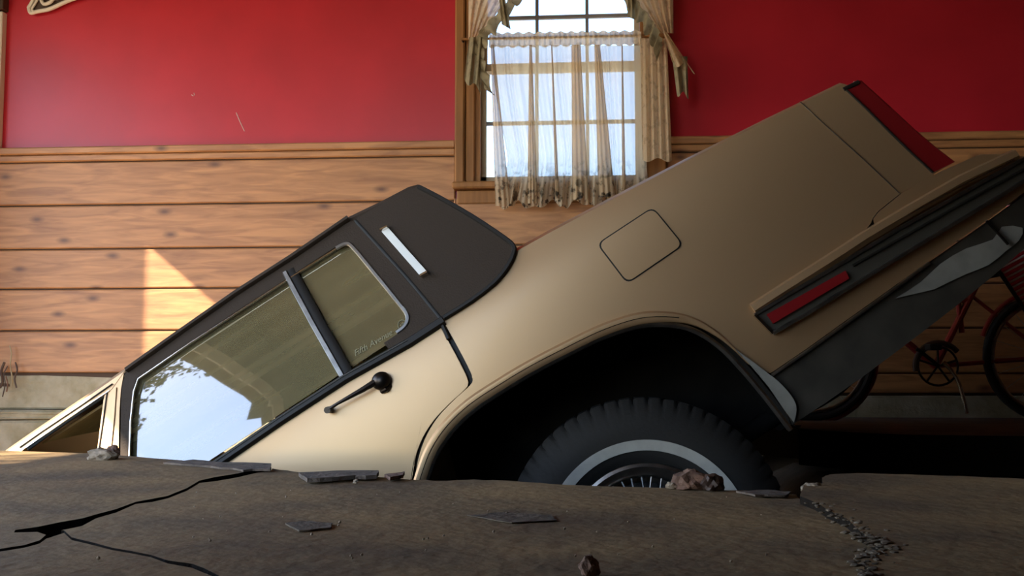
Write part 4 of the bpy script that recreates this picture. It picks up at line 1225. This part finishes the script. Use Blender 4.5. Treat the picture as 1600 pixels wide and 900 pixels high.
# dry stems at the foot of the wall, far left
st = empty('dry_weed', onY(14, 608, WY - 0.06), 'dry brown weed stems against the wall foot at far left', 'plant')
mi = Matrix.Translation(-Vector(st.location))
for pts, r, m in ((((18, 606), (19, 590), (16, 570), (18, 552), (15, 540)), 0.003, M['twig']),
                  (((4, 620), (8, 600), (6, 585), (12, 572)), 0.003, M['brown']),
                  (((0, 606), (4, 596), (2, 580), (7, 566)), 0.006, M['brown']),
                  (((26, 606), (23, 592), (27, 578), (24, 566)), 0.004, M['brown']),
                  (((10, 612), (12, 600), (9, 588)), 0.004, M['rust'])):
    add('stem', tb([mi @ onY(x, y, WY - 0.05) for x, y in smooth_line(list(pts), 3)], r, n=7), m, st, smooth=True)

# pale-rimmed hanging tray at the top left
hp = empty('hanging_tray', onY(70, -20, WY - 0.03), 'pale-rimmed dark tray hung high on the red wall, mostly out of frame', 'tray')
mi = Matrix.Translation(-Vector(hp.location))
ol_px = smooth_line([(45, 12), (52, 0), (70, -40), (120, -60), (190, -60), (200, -40), (150, -15), (105, 2), (78, 14), (58, 18), (48, 20), (45, 12)], 4)[:-1]
bmx = bmesh.new(); tube(bmx, [mi @ onY(x, y, WY - 0.03) for x, y in ol_px], 0.010, n=8, closed=True)
add('rim', bmx, M['white'], hp, smooth=True)
bmx = bmesh.new(); tube(bmx, [mi @ onY(x, y, WY - 0.036) for x, y in smooth_line([(54, 18), (50, 14), (58, 0), (74, -36)], 4)], 0.006, n=8)
add('rim_inner_band', bmx, M['white'], hp, smooth=True)
bmx = bmesh.new()
bmx.faces.new([bmx.verts.new(mi @ onY(x, y, WY - 0.026)) for x, y in ol_px])
e = bmesh.ops.extrude_face_region(bmx, geom=bmx.faces[:]); bmesh.ops.translate(bmx, verts=[v for v in e['geom'] if isinstance(v, bmesh.types.BMVert)], vec=(0, 0.02, 0))
add('tray_bottom', bmx, M['brown'], hp)
bmx = bmesh.new(); tube(bmx, [mi @ onY(x, y, WY - 0.04) for x, y in smooth_line([(63, -4), (68, 6), (78, 4), (84, -2), (92, -4), (96, -20), (80, -36), (62, -24), (63, -4)], 3)[:-1]], 0.009, n=8, closed=True)
add('ornament', bmx, M['white'], hp, smooth=True)

# red bicycle behind the car
BY = 4.62
def bp(x, y, d=0.0): return onY(x, y, BY + d)
bc = empty('bicycle', bp(1455, 655), 'red bicycle standing against the wall behind the tail of the car', 'bicycle')
mi = Matrix.Translation(-Vector(bc.location))
def bpart(name, bmx, m, parent=bc, **k):
    bmesh.ops.transform(bmx, matrix=mi, verts=bmx.verts[:]); return add(name, bmx, m, parent, smooth=True, **k)
def circ(c, r, n=48): return [c + Vector((r * math.cos(2 * PI * k / n), 0, r * math.sin(2 * PI * k / n))) for k in range(n)]
wr = (bp(1368, 563) - bp(1266, 563)).length
for cx in (1266, 1640):
    c = bp(cx, 558)
    wh = bpart('bicycle_wheel', tb(circ(c, wr - 0.016), 0.017, n=10, closed=True), M['tire'])
    bpart('rim', tb(circ(c, wr - 0.040), 0.009, n=8, closed=True), M['dullchrome'], wh)
    bpart('fender', tb(circ(c, wr + 0.006, 60)[32:60] if cx < 1400 else circ(c, wr + 0.012, 60)[6:28], 0.010, n=8), M['bikered'], wh)
    sb = bmesh.new()
    for k in range(20):
        a = 2 * PI * k / 20
        tube(sb, [c, c + Vector((wr * 0.86 * math.cos(a), 0, wr * 0.86 * math.sin(a)))], 0.0012, n=5)
    tag(bpart('spokes', sb, M['dullchrome'], wh), kind='stuff')
    bpart('hub', tb([c + Vector((0, -0.04, 0)), c + Vector((0, 0.04, 0))], 0.016, n=10), M['darkmetal'], wh)
bbp = bp(1462, 572)
fr = bmesh.new()
seat_top = bp(1520, 452); head_t = bp(1345, 430); head_b = bp(1338, 470); rh = bp(1640, 558); fh = bp(1266, 558)
for a, b, r in ((bbp, bp(1528, 440), 0.015), (bbp, head_b, 0.016), (bp(1512, 470), head_t, 0.014), (head_t, head_b, 0.018), (bbp, rh, 0.010), (bp(1518, 462), rh, 0.008), (head_b, fh, 0.011), (bp(1495, 455), bp(1503, 520), 0.012)):
    tube(fr, [a, b], r, n=10)
bpart('frame', fr, M['bikered'])
ck = bmesh.new()
tube(ck, circ(bbp + Vector((0, -0.03, 0)), 0.082, 28), 0.005, n=6, closed=True)
for k in range(5):
    a = 2 * PI * k / 5 + 0.3
    tube(ck, [bbp + Vector((0, -0.03, 0)), bbp + Vector((0.082 * math.cos(a), -0.03, 0.082 * math.sin(a)))], 0.005, n=6)
tube(ck, [bbp + Vector((0, -0.05, 0)), bp(1432, 545, -0.05)], 0.008, n=8)
bpart('chainring', ck, M['darkmetal'])
bpart('chain_guard', tb(circ(bbp + Vector((0, -0.045, 0)), 0.098, 28)[3:16], 0.012, n=8), M['brown'])
bpart('kickstand', tb(smooth_line([tuple(bp(1474, 566, -0.06)), tuple(bp(1492, 586, -0.08)), tuple(bp(1502, 610, -0.09)), tuple(bp(1511, 646, -0.10))], 4), 0.008, n=8), M['chrome'])
bpart('pedal', bx(bp(1422, 0).x, BY - 0.13, bp(0, 550).z, bp(1440, 0).x, BY - 0.05, bp(0, 541).z, bev=0.004), M['black'])
sd = bmesh.new(); blob(sd, bp(1535, 425), 0.07, (1.5, 0.9, 0.4)); bpart('saddle', sd, M['black'])
hb2 = tb(smooth_line([tuple(bp(1350, 405, -0.22)), tuple(bp(1335, 400, -0.12)), tuple(bp(1340, 412)), tuple(bp(1335, 400, 0.10)), tuple(bp(1350, 405, 0.2))], 4), 0.010, n=8)
bpart('handlebar', hb2, M['dullchrome'])

# folded lawn chair with red straps leaning at the right edge
LY = 4.50
def lp(x, y, d=0.0): return onY(x, y, LY + d)
lc = empty('lawn_chair', lp(1640, 640), 'folded lawn chair with red and pale straps leaning behind the bumper', 'chair')
mi = Matrix.Translation(-Vector(lc.location))
def lpart(name, bmx, m, **k):
    bmesh.ops.transform(bmx, matrix=mi, verts=bmx.verts[:]); return add(name, bmx, m, lc, smooth=True, **k)
e0, e1 = Vector((1552, 410)), Vector((1700, 632))        # left side rail of the seat, going down-right
ac = Vector((math.cos(math.radians(-28)), math.sin(math.radians(-28)))) * 150
lpart('side_rail', tb([lp(*(e0 - (e1 - e0) * 0.05)), lp(*e1)], 0.009, n=10), M['darkmetal'])
lpart('side_rail', tb([lp(*(e0 + ac - (e1 - e0) * 0.05)), lp(*(e1 + ac))], 0.010, n=10), M['dullchrome'])
for k in range(60):
    t = k / 60
    a = e0 + (e1 - e0) * t; b = a + ac
    lpart('strap', tb([lp(*a), lp(*((a + b) / 2), 0.010 if k % 2 == 0 else 0.004), lp(*b)], 0.0072 if k % 2 == 0 else 0.0042, n=8), M['redstrap'] if k % 2 == 0 else M['palestrap'])
lpart('back_sling', bx(lp(1565, 0).x, LY + 0.02, lp(0, 392).z, lp(1690, 0).x, LY + 0.04, lp(0, 285).z, bev=0.008), M['redstrap'])
lpart('arm_tube', tb([lp(1587, 276, -0.03), lp(1604, 304, -0.03), lp(1640, 372, -0.03)], 0.007, n=10), M['chrome'])
lpart('leg_tube', tb([lp(1530, 440), lp(1548, 412), lp(1552, 408)], 0.005, n=8), M['dullchrome'])
lpart('leg_tube', tb([lp(1700, 632), lp(1708, 668)], 0.010, n=8), M['dullchrome'])
